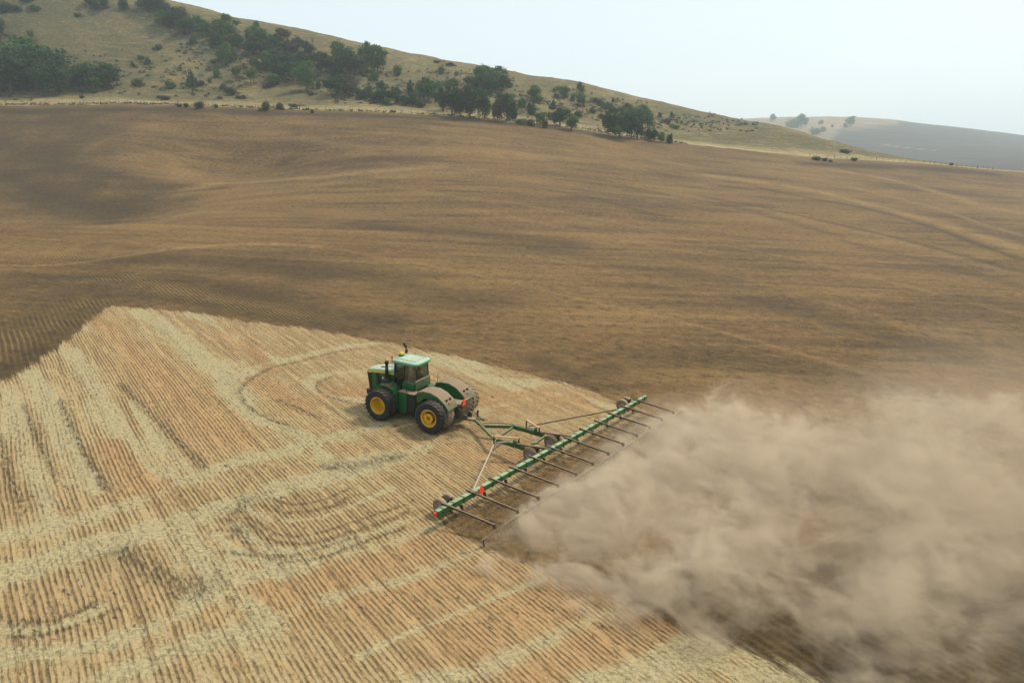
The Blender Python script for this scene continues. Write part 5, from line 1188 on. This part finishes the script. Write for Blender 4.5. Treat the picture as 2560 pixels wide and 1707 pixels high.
for (px, py, sc), P_ in zip(SPOTS, SP_):
    if P_[1] < fence_y(P_[0] / P_[1]) + 7 or P_[1] > 600: continue
    rx, rz_ = ru.uniform(0.7, 2.2) * sc, ru.uniform(0.5, 1.9) * sc
    for _ in range(int(16 + 22 * rx)):
        d = Vector((ru.gauss(0, 1), ru.gauss(0, 1), abs(ru.gauss(0, 0.8)))).normalized(); r = ru.random() ** 0.4
        x, y = P_[0] + d.x * rx * r, P_[1] + d.y * rx * r
        p = Vector((x, y, P_[2] + d.z * rz_ * r * 1.3 + 0.05))
        a = Vector((ru.uniform(-1, 1), ru.uniform(-1, 1), ru.uniform(-.5, .5))).normalized(); b = a.cross(d + Vector((0.01, 0, 0.3))).normalized(); s = ru.uniform(0.14, 0.34); k = len(v_)
        v_ += [p - a * s, p + b * s * 0.7, p + a * s, p - b * s * 0.7]; f_.append((k, k + 1, k + 2, k + 3))
for x0, y0 in WEED:
    z0_ = float(tz(x0, y0)); hh_ = ru.uniform(0.25, 0.75) * (1.5 if ru.random() < 0.15 else 1)
    for _ in range(9):
        p = Vector((x0 + ru.gauss(0, 0.5), y0 + ru.gauss(0, 0.3), z0_ + ru.uniform(0, hh_))); s = ru.uniform(0.12, 0.28); k = len(v_)
        a = Vector((ru.uniform(-1, 1), ru.uniform(-1, 1), ru.uniform(-.3, .3))).normalized(); b = Vector((ru.uniform(-.4, .4), ru.uniform(-.4, .4), 1)).normalized()
        v_ += [p - a * s, p + b * s, p + a * s, p - b * s]; f_.append((k, k + 1, k + 2, k + 3))
me = bpy.data.meshes.new('scrub_undergrowth'); me.from_pydata(v_, [], f_)
me.materials.append(LEAF['olive']); me.materials.append(LEAF['dark']); me.materials.append(LEAF['brown'])
me.polygons.foreach_set('material_index', [(0, 1, 0, 1, 2)[(k // 33) % 5] for k in range(len(f_))])
scrub_o = bpy.data.objects.new('scrub_undergrowth', me); COL.objects.link(scrub_o)
tag(scrub_o, 'low olive and dark scrub filling the ground between the hillside trees', 'undergrowth', kind='stuff')
# ------------------------------------------------------------------ fences
WOOD = NT('weathered_post'); _wk = WOOD.noise(WOOD.pos(), 9.0, 3, 0.6); WOOD = WOOD.bsdf(WOOD.mix(_wk, (0.045, 0.036, 0.027), (0.11, 0.09, 0.07)), 0.9)
WIRE = NT('fence_wire'); WIRE = WIRE.bsdf((0.12, 0.11, 0.10), 0.5, 0.8)
def wire_fence(px0, px1, spacing, off, label):
    a0, a1 = a_of(px0, 330), a_of(px1, 330); pts = []
    a = np.linspace(a0, a1, 600); y = fence_y(a) + off; x = a * y
    s = np.concatenate([[0], np.cumsum(np.hypot(np.diff(x), np.diff(y)))])
    n_ = int(s[-1] / spacing); rg = random.Random(int(px0) + 5)
    for k in range(n_ + 1):
        q = min(max(k * spacing + rg.uniform(-0.4, 0.4), 0), s[-1]); xx, yy = np.interp(q, s, x), np.interp(q, s, y)
        pts.append(Vector((xx, yy, float(tz(xx, yy)))))
    o = bpy.data.objects.new('wire_fence', None); COL.objects.link(o); o.location = pts[0]
    tag(o, label, 'fence')
    base = None
    for k, p in enumerate(pts):
        h = rg.uniform(1.25, 1.6); w = rg.choice((0.10, 0.12, 0.12, 0.22))
        if base is None:
            m = MB(); m.tube([(0, 0, -0.3), (0, 0, 0.6), (0, 0, 1.0)], [0.5, 0.48, 0.45], 7); base = m.build('post', WOOD, o)
            b = base
        else:
            b = base.copy(); COL.objects.link(b); b.parent = o
        b.location = p - pts[0]; b.scale = (w, w, h); b.rotation_euler = (rg.uniform(-.05, .05), rg.uniform(-.05, .05), 0)
    for h in (0.45, 0.8, 1.15):
        MB().tube([p - pts[0] + Vector((0, 0, h)) for p in pts], 0.012, 4).build('wire', WIRE, o)
    return o
wire_fence(-60, 1720, 3.4, 1.6, 'long wire fence on dark posts between the worked field and the pale hillside grass')
wire_fence(2030, 2500, 3.2, 1.0, 'far right wire fence on the dark bank below the pale slope')
haze = box_mesh('haze', (-34500, -905, zmin), (34500, 3705, zmax), haze_material())
tag(haze, kind='stuff')
